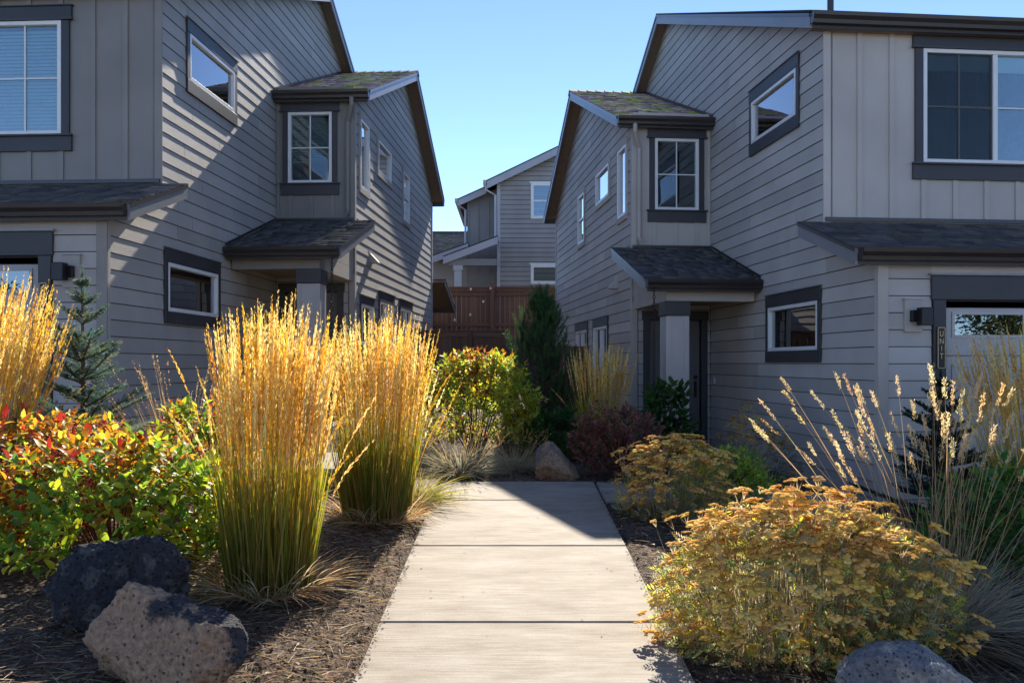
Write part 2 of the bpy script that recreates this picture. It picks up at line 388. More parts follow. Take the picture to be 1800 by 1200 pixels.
yj = [-2.2, -.6, 1.0, 2.58, 4.90 - .0, 6.76, 8.49, 9.46]
yj = [-1.35, .25, 1.7, 3.325, 5.053, 6.767, 8.485, 9.47]
for a, b in zip(yj[:-1], yj[1:]):
    mb = MB(); slab(mb, -W2, W2, a, b, lambda x, y: pz(y)); mb.build('slab', M['concrete'], path)
cross = empty('cross_walk', (PC, 9, 0)); tag(cross, kind='structure')
for (x0, x1, z0, z1) in ((.815, 2.1, 0, -.05), (2.115, 3.3, -.05, -.12), (-1.28, -.815, .01, .03)):
    mb = MB(); slab(mb, x0, x1, -.52, .46, lambda x, y: pz(9) + y * .045 + z0 + (z1 - z0) * (x - x0) / (x1 - x0)); mb.build('slab', M['concrete'], cross)
for (x0, x1) in ((-2.6, -1.29), (-3.9, -2.615)):
    mb = MB(); slab(mb, x0, x1, -.55, .5, lambda x, y: .545 + y * .05, .3); mb.build('slab', M['concrete'], cross)

# sidewalk, driveways and street before the houses
M['asphalt'] = plain('asphalt', (.075, .072, .070), .95, 0, .2, .25, 60)
M['drive'] = plain('driveway_concrete', (.50, .45, .385), .85, 0, .25, .15, 3)
def sheet(name, x0, x1, y0, y1, zf, mat, nx=2, ny=12, th=.1):
    xs = np.linspace(x0, x1, nx); ys = np.linspace(y0, y1, ny); V = [(x, y, zf(x, y)) for y in ys for x in xs]; n = len(V)
    F = [(j * nx + i, j * nx + i + 1, (j + 1) * nx + i + 1, (j + 1) * nx + i) for j in range(ny - 1) for i in range(nx - 1)]
    o = npmesh(name, V, F, mat); tag(o, kind='structure'); return o
sheet('sidewalk', -60, 60, -3.2, -1.42, lambda x, y: -.19, M['drive'])
sheet('street', -60, 60, -14, -3.35, lambda x, y: -.30 + .05 * math.cos((y + 8.7) / 6), M['asphalt'])
sheet('sidewalk', -60, 60, -16, -14.1, lambda x, y: -.19, M['drive'])
sheet('driveway', 5.1, 10.6, -1.40, 9.6, lambda x, y: -.18 + (y + 1.4) * .0175, M['drive'])
sheet('driveway', -10.6, -5.35, -1.40, 9.7, lambda x, y: -.18 + max(0, y + 1.4) * .060, M['drive'])

# ------------------------------------------------------------------ the two houses
EXPO = .178
def sub_intervals(lo, hi, cuts):
    out = [(lo, hi)]
    for a, b in cuts:
        nxt = []
        for x, y in out:
            if b <= x or a >= y: nxt.append((x, y)); continue
            if a > x: nxt.append((x, a))
            if b < y: nxt.append((b, y))
        out = nxt
    return out

class House:
    def __init__(self, name, label, loc, yaw, s, k, seed):
        self.s = s; self.k = k; self.rng = random.Random(seed); self.yaw = yaw; self.loc = Vector(loc)
        self.root = empty(name, loc, yaw); tag(self.root, label, 'house', 'mirror-image grey townhouses facing each other')
        self.mat = Matrix.Translation(loc) @ Matrix.Rotation(yaw, 4, 'Z')
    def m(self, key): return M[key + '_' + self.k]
    def mb(self): return MB(self.s)
    def world(self, u, v, z): return self.mat @ Vector((self.s * u, v, z))
    # wall = (axis, fixed): 'u' wall faces -u at u=fixed and runs along v; 'v' wall faces -v at v=fixed and runs along u
    def pt(self, wall, a, n, z):
        ax, f = wall
        return (f - n, a, z) if ax == 'u' else (a, f - n, z)
    def piece(self, wall, mb, a0, a1, z0, z1, n0, n1):
        p = self.pt
        return mb.hexa([p(wall, a0, n0, z0), p(wall, a1, n0, z0), p(wall, a1, n1, z0), p(wall, a0, n1, z0),
                        p(wall, a0, n0, z1), p(wall, a1, n0, z1), p(wall, a1, n1, z1), p(wall, a0, n1, z1)])
    def backing(self, name, wall, a0, a1, z0, z1, holes, mat):
        """sheathing with the window openings left out"""
        mb = self.mb(); zs = sorted({z0, z1, *[h[2] for h in holes], *[h[3] for h in holes]}); zs = [z for z in zs if z0 <= z <= z1]
        for za, zb in zip(zs[:-1], zs[1:]):
            zc = (za + zb) / 2
            for x, y in sub_intervals(a0, a1, [(h[0], h[1]) for h in holes if h[2] < zc < h[3]]):
                self.piece(wall, mb, x, y, za, zb, -.10, 0)
        return mb.build(name, mat, self.root)
    def siding(self, wall, parent, z0, z1, lo, hi, holes, mat, depth=.0105, maxlen=3.66, joints=True):
        z = z0; row = 0
        while z < z1 - .01:
            zt = min(z + EXPO - .009, z1); a0, a1, b0, b1 = lo(z), hi(z), lo(zt), hi(zt)
            if min(a1, b1) - max(a0, b0) < .05 and not (a1 - a0 > .1): break
            row += 1
            # pieces of this course: (a at bottom, a at bottom end, at top, at top end, zb, zt)
            segs = []; L0 = min(a0, b0); L1 = max(a1, b1)
            cuts = [(h[0], h[1]) for h in holes if h[2] < zt - .004 and h[3] > z + .004]
            for x, y in sub_intervals(L0, L1, cuts): segs.append((x, y, z, zt))
            for h in holes:
                if h[2] < zt - .004 and h[3] > z + .004:
                    if h[3] < zt - .01: segs.append((h[0], h[1], h[3], zt))
                    if h[2] > z + .01: segs.append((h[0], h[1], z, h[2]))
            for (x, y, za, zb) in segs:
                js = [x]
                if joints and za == z and zb == zt:
                    c = x + self.rng.uniform(.6, maxlen)
                    while c < y - .5: js.append(c); c += maxlen * self.rng.uniform(.75, 1)
                js.append(y)
                for i in range(len(js) - 1):
                    p0 = js[i] + (.0036 if i else 0); p1 = js[i + 1] - (.0036 if i < len(js) - 2 else 0)
                    q0, q1, r0, r1 = max(p0, a0), min(p1, a1), max(p0, b0), min(p1, b1)
                    if q1 - q0 < .02 and r1 - r0 < .02: continue
                    if r1 < r0: r0 = r1 = min(max((r0 + r1) / 2, q0), q1)
                    if q1 < q0: q0 = q1 = min(max((q0 + q1) / 2, r0), r1)
                    fb = 1 - (za - z) / EXPO; ft = 1 - (zb - z) / EXPO
                    nb = .002 + depth * fb; nt = .002 + depth * ft; P = self.pt
                    mb = self.mb().hexa([P(wall, q0, .001, za), P(wall, q1, .001, za), P(wall, q1, nb, za), P(wall, q0, nb, za),
                                         P(wall, r0, .001, zb), P(wall, r1, .001, zb), P(wall, r1, nt, zb), P(wall, r0, nt, zb)])
                    mb.build('siding_plank', mat, parent)
            z += EXPO
    def battens(self, wall, parent, a0, a1, z0, z1, holes, mat, step=.4, first=None):
        a = a0 + (.0 if first is None else first); w = .062
        while a < a1 - w * .5:
            for x, y in sub_intervals(z0, z1, [(h[2] - .20, h[3] + .20) for h in holes if h[0] - .12 < a + w and h[1] + .12 > a]):
                if y - x > .03: self.piece(wall, self.mb(), a, a + w, x, y, .001, .020).build('batten', mat, parent)
            a += step
    def window(self, wall, h, cols=1, rows=1, mull=(), trim='trim', blind=None, side_w=.085, head=.16, apron=.15, cap=True, ext=.0, hung=False, lift=.0):
        a0, a1, z0, z1 = h; fw = .048; t0 = .026
        mb = self.mb(); pc = self.piece
        pc(wall, mb, a0, a0 + fw, z0, z1, -.07, .034); pc(wall, mb, a1 - fw, a1, z0, z1, -.07, .034)
        pc(wall, mb, a0 + fw, a1 - fw, z0, z0 + fw, -.07, .034); pc(wall, mb, a0 + fw, a1 - fw, z1 - fw, z1, -.07, .034)
        for c in mull: pc(wall, mb, c - .03, c + .03, z0 + fw, z1 - fw, -.06, .030)
        if hung: zc = (z0 + z1) / 2; pc(wall, mb, a0 + fw, a1 - fw, zc - .022, zc + .022, -.05, .018)
        w = mb.build('window', M['white'], self.root, .004)
        edges = [a0 + fw, *[c for c in mull], a1 - fw]
        for e0, e1 in zip(edges[:-1], edges[1:]):
            x0 = e0 + (.03 if e0 in mull else 0); x1 = e1 - (.03 if e1 in mull else 0)
            pc(wall, self.mb(), x0 - .004, x1 + .004, z0 + fw - .004, z1 - fw + .004, -.018, -.012).build('pane', M['glass'], w)
            for i in range(1, cols):
                c = x0 + (x1 - x0) * i / cols; pc(wall, self.mb(), c - .009, c + .009, z0 + fw, z1 - fw, -.010, .002).build('muntin', M['white'], w)
            for i in range(1, rows):
                c = z0 + fw + (z1 - z0 - 2 * fw) * i / rows
                for j in range(cols):
                    y0 = x0 + (x1 - x0) * j / cols + (.009 if j else 0); y1 = x0 + (x1 - x0) * (j + 1) / cols - (.009 if j < cols - 1 else 0)
                    pc(wall, self.mb(), y0, y1, c - .009, c + .009, -.010, .002).build('muntin', M['white'], w)
        tm = self.m(trim); T = .034
        pc(wall, self.mb(), a0 - side_w, a0 - .002, z0, z1, .001, T).build('side_trim', tm, w, .003)
        pc(wall, self.mb(), a1 + .002, a1 + side_w, z0, z1, .001, T).build('side_trim', tm, w, .003)
        pc(wall, self.mb(), a0 - side_w - ext, a1 + side_w + ext, z1 + .002, z1 + head, .001, T + .004).build('head_trim', tm, w, .003)
        pc(wall, self.mb(), a0 - side_w - ext, a1 + side_w + ext, z0 - apron, z0 - .002, .001, T + .004).build('apron_trim', tm, w, .003)
        if cap: pc(wall, self.mb(), a0 - side_w - ext - .02, a1 + side_w + ext + .02, z1 + head + .001, z1 + head + .014, .001, T + .022).build('head_flashing', tm if ext else M['flash'], w)
        if ext:
            pc(wall, self.mb(), a0 - side_w - ext - .025, a1 + side_w + ext + .025, z0 - .022, z0 - .002, T + .005, T + .045).build('sill', tm, w)
            pc(wall, self.mb(), a0 - side_w - ext - .025, a1 + side_w + ext + .025, z1 + .002, z1 + .024, T + .005, T + .03).build('head_bead', tm, w)
        if blind:
            mb = self.mb(); z = z1 - fw - .03; zb = z0 + fw + lift
            if blind == 'sheer':
                n = 60; V = []; F = []
                for i in range(n + 1):
                    a = a0 + (a1 - a0) * i / n; d = -.12 - .018 * math.sin(i * .9) - .012 * math.sin(i * 2.3 + 1)
                    V += [self.pt(wall, a, d, z0), self.pt(wall, a, d, z1), self.pt(wall, a, d - .004, z0), self.pt(wall, a, d - .004, z1)]
                for i in range(n): F += [(4 * i, 4 * i + 4, 4 * i + 5, 4 * i + 1), (4 * i + 2, 4 * i + 3, 4 * i + 7, 4 * i + 6)]
                mb.add(V, F); mb.build('curtain', M['sheer'], w)
            else:
                while z > zb:
                    P = self.pt
                    mb.hexa([P(wall, a0 + fw, -.075, z - .045), P(wall, a1 - fw, -.075, z - .045), P(wall, a1 - fw, -.072, z - .045), P(wall, a0 + fw, -.072, z - .045),
                             P(wall, a0 + fw, -.10, z), P(wall, a1 - fw, -.10, z), P(wall, a1 - fw, -.097, z), P(wall, a0 + fw, -.097, z)])
                    z -= .044
                mb.build('blind', M[blind], w)
        return w
    def roof(self, name, u0, u1, v0, z0, v1, z1, tabs=False, th=.06, rake_u0=True, gutter=True, rakeh=.175, gut=(None, None), eave_fascia=True):
        """slab rising from the eave (v0,z0) to (v1,z1); v1 > v0 or v1 < v0"""
        mb = self.mb()
        mb.hexa([(u0, v0, z0 - th), (u1, v0, z0 - th), (u1, v1, z1 - th), (u0, v1, z1 - th), (u0, v0, z0), (u1, v0, z0), (u1, v1, z1), (u0, v1, z1)])
        r = mb.build(name, M['soffit'], self.root)
        sgn = 1 if v1 > v0 else -1; sl = (z1 - z0) / (v1 - v0)
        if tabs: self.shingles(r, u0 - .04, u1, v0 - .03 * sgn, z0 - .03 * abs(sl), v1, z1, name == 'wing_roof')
        else:
            mb = self.mb(); o = .025
            mb.hexa([(u0 - .035, v0 - .03 * sgn, z0 + .002), (u1, v0 - .03 * sgn, z0 + .002), (u1, v1, z1 + .002), (u0 - .035, v1, z1 + .002),
                     (u0 - .035, v0 - .03 * sgn, z0 + o), (u1, v0 - .03 * sgn, z0 + o), (u1, v1, z1 + o), (u0 - .035, v1, z1 + o)])
            mb.build('shingle_layer', M['deck'], r)
        if rake_u0:
            mb = self.mb(); e = .028; a, b = (v0, v1)
            mb.hexa([(u0 - e, a, z0 - rakeh), (u0, a, z0 - rakeh), (u0, b, z1 - rakeh), (u0 - e, b, z1 - rakeh), (u0 - e, a, z0 - .004), (u0, a, z0 - .004), (u0, b, z1 - .004), (u0 - e, b, z1 - .004)])
            mb.build('rake_board', self.m('rake'), r)
            mb = self.mb(); f = e + .012
            mb.hexa([(u0 - f, a, z0 - .045), (u0 - e - .001, a, z0 - .045), (u0 - e - .001, b, z1 - .045), (u0 - f, b, z1 - .045), (u0 - f, a, z0 - .002), (u0 - e - .001, a, z0 - .002), (u0 - e - .001, b, z1 - .002), (u0 - f, b, z1 - .002)])
            mb.build('drip_edge', M['gutter'], r)
        if eave_fascia:
            self.mb().box(u0 + .002, u1, min(v0, v0 + .03 * sgn), max(v0, v0 + .03 * sgn), z0 - rakeh + .0, z0 - th - .002).build('fascia', self.m('trim'), r)
        if gutter:
            g0 = u0 - .02 if gut[0] is None else gut[0]; g1 = u1 if gut[1] is None else gut[1]
            d = -sgn
            prof = [(0, -.012), (0, -.135), (.075, -.135), (.085, -.095), (.115, -.055), (.125, -.012), (.118, -.012), (.108, -.05), (.078, -.09), (.07, -.125), (.008, -.125), (.008, -.012)]
            mb = self.mb(); V = [(u, v0 + d * (p[0] + .002), z0 + p[1]) for u in (g0, g1) for p in prof]; n = len(prof)
            F = [(i, (i + 1) % n, n + (i + 1) % n, n + i) for i in range(n)] + [tuple(range(n)), tuple(range(n, 2 * n))]
            mb.add(V, F)
            for uu in (g0, g1):
                mb.prism([(uu, v0 + d * .003, z0 - .013), (uu, v0 + d * .003, z0 - .134), (uu, v0 + d * .076, z0 - .134), (uu, v0 + d * .124, z0 - .013)], (-.003, 0, 0))
            mb.build('gutter', M['gutter'], r)
        return r
    def shingles(self, parent, u0, u1, v0, z0, v1, z1, glare=False):
        rng = self.rng; Ls = math.hypot(v1 - v0, z1 - z0); dv, dz = (v1 - v0) / Ls, (z1 - z0) / Ls; nv, nz = -dz, dv
        if nz < 0: nv, nz = -nv, -nz
        V = []; F = []; C = []; t = 0; GLARE = [(.46, .32, .26), (.60, .48, .26), (.32, .42, .10), (.55, .55, .14), (.52, .29, .28), (.64, .52, .42), (.24, .18, .16), (.44, .28, .38)]
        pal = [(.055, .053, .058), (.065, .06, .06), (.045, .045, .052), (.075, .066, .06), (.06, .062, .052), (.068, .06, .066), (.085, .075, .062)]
        if glare: pal = GLARE  # wing roof only: sunlit speckle and glare painted into the tab colours
        while t < Ls - .01:
            te = min(t + .145, Ls); u = u0
            while u < u1 - .005:
                w = min(rng.choice((.10, .16, .2, .26, .33)), u1 - u)
                if u1 - u - w < .05: w = u1 - u
                h = rng.choice((.010, .013, .020)); b = len(V); c = rng.choice(pal); f = (1.25 if not glare else 1) * rng.uniform(.7, 1.25)
                for tt, hh in ((t, h), (te + .01, .004)):
                    for uu in (u + .002, u + w - .002):
                        for low in (0, hh):
                            V.append((self.s * uu, v0 + dv * tt + nv * (low + .002), z0 + dz * tt + nz * (low + .002)))
                # order: (t,uL,lo)(t,uL,hi)(t,uR,lo)(t,uR,hi)(te,...)
                F += [(b + 1, b + 3, b + 7, b + 5), (b, b + 2, b + 3, b + 1), (b, b + 1, b + 5, b + 4), (b + 2, b + 6, b + 7, b + 3)]
                C += [tuple(x * f for x in c)] * 8; u += w
            t += .145
        o = npmesh('shingles', V, F, M['shingle'], parent, np.array(C)); o['kind'] = 'stuff'

def build_house(h, upper_dz=0.0, blinds=('sheer', None), small_low=False):
    r = h.root; sid = h.m('siding'); pan = h.m('panel'); trm = h.m('trim'); mb = h.mb
    mf = lambda v: 5.59 + .377 * (v - 1.15)          # main roof, front slope
    bk = lambda v: 8.25 - .465 * (v - 8.2)            # back slope shared by main block and wing
    wf = lambda v: 5.51 + .379 * (v - 5.45)         # wing roof, front slope
    gf = lambda v: 2.69 + .334 * (v + .13)           # garage roof
    pf = lambda v: 2.675 + .31 * (v - 3.31)          # porch roof
    VW, VU, UW, VE, U1 = 5.6, 1.305, -1.32, 14.27, 7.2; PK, WP, OM, OW, OG, OP = 8.2, 10.2, .22, .27, .30, .33; BE = 14.5
    SIDE, WING = ('u', 0.0), ('u', UW); GAR, UPF, WFR = ('v', 0.0), ('v', VU), ('v', VW)
    # openings
    A = (1.44, 3.02, 1.66, 2.255); B = (2.08, 3.66, 4.66, 5.26)
    C = (1.22, 3.05, 3.90 + upper_dz, 5.27 + upper_dz); D = (-.955, -.215, 4.02, 5.20)
    E1 = (6.0, 6.65, 4.02, 5.2); E2 = (7.45, 8.7, 4.6, 5.2); E3 = (10.05, 10.8, 4.1, 5.15)
    F1 = (7.6, 8.95, 1.2, 2.2); F2 = (9.7, 11.1, 1.3, 2.2); F0 = (6.05, 7.05, 1.35, 2.05)
    DOOR = (-1.045, -.175, .15, 2.21); GD = (.72, 5.6, -.1, 2.15)
    # sheathing
    she = M['sheath']
    bs = h.backing('side_wall', SIDE, .0, VW, -.3, 2.6, [A], she)
    h.backing('side_wall', SIDE, VU, VW, 2.6, 5.45, [B], she)
    mb().prism([(0, VU, 5.45), (0, 14.1, 5.2), (0, PK, 8.1), (0, VU, mf(VU) - .07)], (.10, 0, 0)).build('gable_wall', she, r)
    gb = h.backing('garage_wall', GAR, .101, U1, -.3, 2.62, [GD], she)
    uf = h.backing('upper_front_wall', UPF, .0, U1, 2.9, 5.66, [C], pan)
    ww = h.backing('wing_front_wall', WFR, UW, -.001, 2.6, 5.62, [D], pan)
    wl = h.backing('porch_wall', WFR, UW, -.001, -.3, 2.6, [DOOR], she)
    holes = [E1, E2, E3, F1, F2] + ([F0] if small_low else [])
    ws = h.backing('wing_side_wall', WING, VW + .101, VE, -.3, 5.3, holes, she)
    mb().prism([(UW, VW + .002, 5.3), (UW, VE, 5.3), (UW, VE - .1, bk(VE) - .08), (UW, WP, wf(WP) - .1), (UW, VW + .002, wf(VW) - .07)], (.10, 0, 0)).build('gable_wall', she, r)
    # far and back walls close the house
    mb().box(U1, U1 + .1, 0, VE, -.3, 5.3).box(UW, U1, VE, VE + .1, -.3, 5.15).prism([(U1, 1.3, 5.3), (U1, 14.1, 5.3), (U1, PK, 8.1)], (.1, 0, 0)).build('rear_wall', sid, r)
    mb().box(.12, U1, VU + .12, VE - .02, 2.75, 2.85).box(UW + .12, .1, VW + .12, VE - .02, 2.75, 2.85).box(.12, U1, .12, VE - .02, -.12, -.02).build('inner_floor', M['room'], r)
    # lap siding, plank by plank
    zs = -.104
    vg = lambda z: 0 if z < gf(0) - .09 else ((z + .09 - 2.69) / .334 - .13 if z < gf(VU) - .09 else VU)
    mfi = lambda z: (z + .07 - 5.59) / .377 + 1.15
    bki = lambda z: (8.25 - z - .07) / .465 + 8.2
    lo = lambda z: max(vg(z), mfi(z) if z > mf(VU) - .07 else 0) + (.0 if z < 2.5 else 0)
    hi = lambda z: VW if z < 5.5 else min(bki(z), 10.6)
    h.siding(SIDE, bs, zs, 8.1, lambda z: lo(z) + (.058 if z < 2.5 else (.0)), hi, [A, B], sid)
    wfi = lambda z: (z + .07 - 5.51) / .379 + 5.45
    lo2 = lambda z: max(VW, wfi(z)) + (.09 if z < 5.5 else 0)
    hi2 = lambda z: min(VE, bki(z))
    h.siding(WING, ws, zs, 7.2, lo2, hi2, holes, sid)
    h.siding(GAR, gb, zs, 2.56, lambda z: .092, lambda z: U1, [(GD[0] - .15, GD[1] + .15, -.3, 2.40)], sid, maxlen=9)
    h.siding(WFR, wl, zs, 2.5, lambda z: UW + .09, lambda z: -.02, [(DOOR[0] - .1, DOOR[1] + .1, -.3, 2.36)], sid, joints=False)
    # corner boards
    for nm, mat, bx in (('corner_board', pan, (-.026, .09, -.026, .0, -.2, 2.56)), ('corner_board', sid, (-.026, 0, .0, .055, -.2, 2.56)),
                        ('corner_board', pan, (-.022, .07, VU - .022, VU, 3.16, 5.6)),
                        ('corner_board', sid, (UW - .024, UW + .075, VW - .024, VW, .1, 2.5)), ('corner_board', sid, (UW - .024, UW, VW, VW + .085, .1, 5.45)),
                        ('corner_board', pan, (UW - .024, UW + .075, VW - .024, VW, 3.40, 5.5)), ('corner_board', pan, (-.075, -.016, VW - .024, VW, 3.40, 5.5)),
                        ('corner_board', sid, (UW - .024, UW, VE - .09, VE + .02, 0, 5.2))):
        mb().box(*bx).build(nm, mat, r, .003)
    # boards and battens
    h.battens(UPF, uf, .07, U1, gf(VU) + .05, 5.55, [C], pan, .4, .33)
    h.battens(WFR, ww, UW + .075, -.08, 3.42, 5.5, [D], pan, .36, .245)
    # windows
    h.window(SIDE, A, head=.17, apron=.15)
    h.window(SIDE, B, head=.17, apron=.17)
    mid = (C[0] + C[1]) / 2
    h.cw = h.window(UPF, C, cols=2, rows=2, mull=(mid,), side_w=.10, head=.17, apron=.20, ext=.03, blind=blinds[0])
    cw = h.cw
    if h.k == 'r': h.piece(UPF, mb(), C[0] + .05, mid - .032, C[2] + .05, C[3] - .05, .010, .012).build('insect_screen', M['screen'], cw); h.piece(UPF, mb(), C[0] + .05, C[1] - .05, C[3] - .24, C[3] - .05, -.06, -.055).build('roller_shade', M['white'], cw)
    h.window(WFR, D, cols=2, rows=2, side_w=.09, head=.18, apron=.20, ext=.03, blind=blinds[1], lift=.35)
    for e in (E1, E2, E3): h.window(WING, e, trim='siding', side_w=.07, head=.10, apron=.09, cap=False, hung=(e == E3))
    h.window(WING, F1, side_w=.07, head=.18, apron=.1, mull=(8.25,)); h.window(WING, F2, side_w=.07, head=.18, apron=.1, mull=(10.4,))
    if small_low: h.window(WING, F0, side_w=.07, head=.14, apron=.1)
    # roofs
    h.roof('main_roof', -OM, U1 + .4, 1.15, mf(1.15), PK, 8.25)
    h.roof('main_roof', -OM, U1 + .4, BE, bk(BE), PK, 8.25, gutter=False)
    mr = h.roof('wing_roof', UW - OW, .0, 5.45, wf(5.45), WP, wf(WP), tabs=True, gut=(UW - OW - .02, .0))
    h.roof('wing_roof', UW - OW, -OM - .001, BE, bk(BE), WP, bk(WP), gut=(UW - OW - .02, -.3))
    caps = mb(); u = UW - OW - .05; W_, Z_ = WP, wf(WP)
    while u < -.1:                                   # ridge caps
        L_ = .22; e = .02 + h.rng.uniform(0, .006)
        caps.hexa([(u, W_ - .15, Z_ - .045), (u + L_, W_ - .15, Z_ - .055), (u + L_, W_, Z_ + .014), (u, W_, Z_ + .02), (u, W_ - .15, Z_ - .045 + e), (u + L_, W_ - .15, Z_ - .035), (u + L_, W_, Z_ + .03), (u, W_, Z_ + .03 + e)])
        caps.hexa([(u, W_ + .002, Z_ + .02), (u + L_, W_ + .002, Z_ + .014), (u + L_, W_ + .15, Z_ - .06), (u, W_ + .15, Z_ - .055), (u, W_ + .002, Z_ + .03 + e), (u + L_, W_ + .002, Z_ + .03), (u + L_, W_ + .15, Z_ - .04), (u, W_ + .15, Z_ - .055 + e)])
        u += .19
    caps.build('ridge_caps', M['deck'], mr)
    h.roof('garage_roof', -OG, U1, -.13, gf(-.13), VU - .002, gf(VU), tabs=True, gut=(-OG + .01, U1))
    h.roof('porch_roof', UW - OP, -.028, 3.31, pf(3.31), VW - .026, pf(VW), tabs=True, gut=(UW - OP - .01, -.03))
    h.roof('patio_roof', UW - .33, 3.5, 16.3, 2.62, VE + .1, 3.2)
    # wall flashings above the lower roofs
    mb().box(.0, U1, VU - .05, VU - .024, gf(VU) + .015, gf(VU) + .06).build('wall_flashing', M['gutter'], r)
    mb().box(UW - .02, -.02, VW - .055, VW - .027, pf(VW) + .012, pf(VW) + .05).build('wall_flashing', M['gutter'], r)
    mb().hexa([(-.03, 3.31, pf(3.31) + .02), (-.027, 3.31, pf(3.31) + .02), (-.027, VW - .06, pf(VW) + .02), (-.03, VW - .06, pf(VW) + .02),
               (-.03, 3.31, pf(3.31) + .06), (-.027, 3.31, pf(3.31) + .06), (-.027, VW - .06, pf(VW) + .06), (-.03, VW - .06, pf(VW) + .06)]).build('step_flashing', M['gutter'], r)
    mb().hexa([(-.03, 5.45, wf(5.45) + .02), (-.024, 5.45, wf(5.45) + .02), (-.024, 10.0, wf(10.0) + .02), (-.03, 10.0, wf(10.0) + .02),
               (-.03, 5.45, wf(5.45) + .07), (-.024, 5.45, wf(5.45) + .07), (-.024, 10.0, wf(10.0) + .07), (-.03, 10.0, wf(10.0) + .07)]).build('step_flashing', M['gutter'], r)
    # soffit boards close the eaves
    mb().box(-OM + .03, U1, 1.18, VU - .002, 5.43, 5.445).build('soffit', M['soffit'], r)
    mb().box(UW - OW + .03, -.03, 5.48, VW - .026, 5.35, 5.365).build('soffit', M['soffit'], r)
    mb().box(-OG + .03, U1, -.10, -.03, 2.535, 2.55).build('soffit', M['soffit'], r)
    # porch: floor, post, beams, ceiling
    mb().box(UW - .15, -.03, 3.2, VW - .03, -.2, .13).build('porch_floor', M['concrete'], r, .01)
    po = mb().box(UW, UW + .31, 3.5, 3.81, .131, 2.17).build('porch_post', h.m('post'), r, .006)
    for (x0, x1, y0, y1) in ((UW - .012, UW + .055, 3.488, 3.50), (UW + .255, UW + .322, 3.488, 3.50), (UW - .012, UW, 3.501, 3.555), (UW - .012, UW, 3.755, 3.822)):
        mb().box(x0, x1, y0, y1, .135, 2.165).build('post_corner_trim', h.m('post'), po)
    mb().box(UW - .03, UW + .34, 3.47, 3.84, 2.172, 2.376).build('post_cap', trm, po, .006)
    mb().box(UW - .025, UW + .335, 3.475, 3.835, .132, .38).build('post_base', trm, po, .006)
    mb().box(UW, -.03, 3.52, 3.78, 2.38, 2.62).build('porch_beam', pan, r, .004)
    mb().box(UW + .002, UW + .25, 3.782, VW - .03, 2.38, 2.60).prism([(UW + .002, 3.782, 2.602), (UW + .002, VW - .03, 2.602), (UW + .002, VW - .03, pf(VW) - .08), (UW + .002, 3.782, pf(3.782) - .08)], (.03, 0, 0)).build('porch_beam', sid, r)
    mb().box(UW + .26, -.03, 3.79, VW - .03, 2.45, 2.47).build('porch_ceiling', M['soffit'], r)
    # entry door
    d0, d1, z0, z1 = DOOR; P = h.piece
    dr = P(WFR, mb(), d0 + .012, d1 - .012, z0 + .02, z1 - .01, -.08, -.035).build('door', h.m('door'), r)
    for (x0, x1) in ((d0 + .12, (d0 + d1) / 2 - .045), ((d0 + d1) / 2 + .045, d1 - .12)):
        for (za, zb) in ((.38, .95), (1.1, 2.06)):
            q = mb(); f = .022
            P(WFR, q, x0, x1, za, za + f, -.035, -.022); P(WFR, q, x0, x1, zb - f, zb, -.035, -.022)
            P(WFR, q, x0, x0 + f, za + f, zb - f, -.035, -.022); P(WFR, q, x1 - f, x1, za + f, zb - f, -.035, -.022)
            P(WFR, q, x0 + .05, x1 - .05, za + .05, zb - .05, -.036, -.027); q.build('door_panel', h.m('door'), dr)
    hx = d1 - .085
    hd = mb(); P(WFR, hd, hx - .022, hx + .022, .93, 1.2, -.034, -.026); hd.tube([(hx, VW + .03, .97), (hx, VW - .03, .985), (hx, VW - .038, 1.05), (hx, VW - .03, 1.13), (hx, VW + .03, 1.15)], .009)
    hd.build('door_handle', M['black'], dr)
    mb().tube([(hx, VW + .035, 1.27), (hx, VW - .005, 1.27)], .032, 12).build('deadbolt', M['black'], dr)
    q = mb(); P(WFR, q, d0 - .105, d0, .14, z1, -.06, .034); P(WFR, q, d1, d1 + .105, .14, z1, -.06, .034); q.build('door_casing', trm, r)
    P(WFR, mb(), d0 - .125, d1 + .125, z1 + .001, z1 + .15, .001, .038).build('door_head_trim', trm, r)
    P(SIDE, mb(), VW - .26, VW - .22, 1.16, 1.27, .012, .034).build('doorbell', M['white'], r, .004)
    # garage door and its frame
    g0, g1, _, gt = GD
    gd = P(GAR, mb(), g0 - .02, g1 + .02, -.05, gt - .06, -.14, -.11).build('garage_door', h.m('gdoor'), r)
    for i, (za, zb) in enumerate(((1.58, 2.085), (1.06, 1.572), (.54, 1.052), (.02, .532))):
        se = P(GAR, mb(), g0, g1, za, zb, -.112, -.07).build('door_section', h.m('gdoor'), gd, .006)
        for j in range(5):
            x0 = g0 + .12 + j * .955; x1 = x0 + .83
            q = mb(); f = .018; a, b = za + .10, zb - .09
            if i == 0:
                a, b = 1.77, 2.045
                f = .03
            P(GAR, q, x0, x1, a, a + f, -.07, -.056); P(GAR, q, x0, x1, b - f, b, -.07, -.056); P(GAR, q, x0, x0 + f, a + f, b - f, -.07, -.056); P(GAR, q, x1 - f, x1, a + f, b - f, -.07, -.056)
            q.build('section_moulding', h.m('gdoor'), gd)
            if i == 0: P(GAR, mb(), x0 + f, x1 - f, a + f, b - f, -.069, -.064).build('door_pane', M['dglass'], gd)
    P(GAR, mb(), g0 - .14, g0, -.1, gt + .015, -.1, .036).build('garage_jamb', trm, r, .004)
    P(GAR, mb(), g1, g1 + .14, -.1, gt + .015, -.1, .036).build('garage_jamb', trm, r, .004)
    P(GAR, mb(), g0 - .16, g1 + .16, gt + .017, gt + .27, -.1, .042).build('garage_head_trim', trm, r, .004)
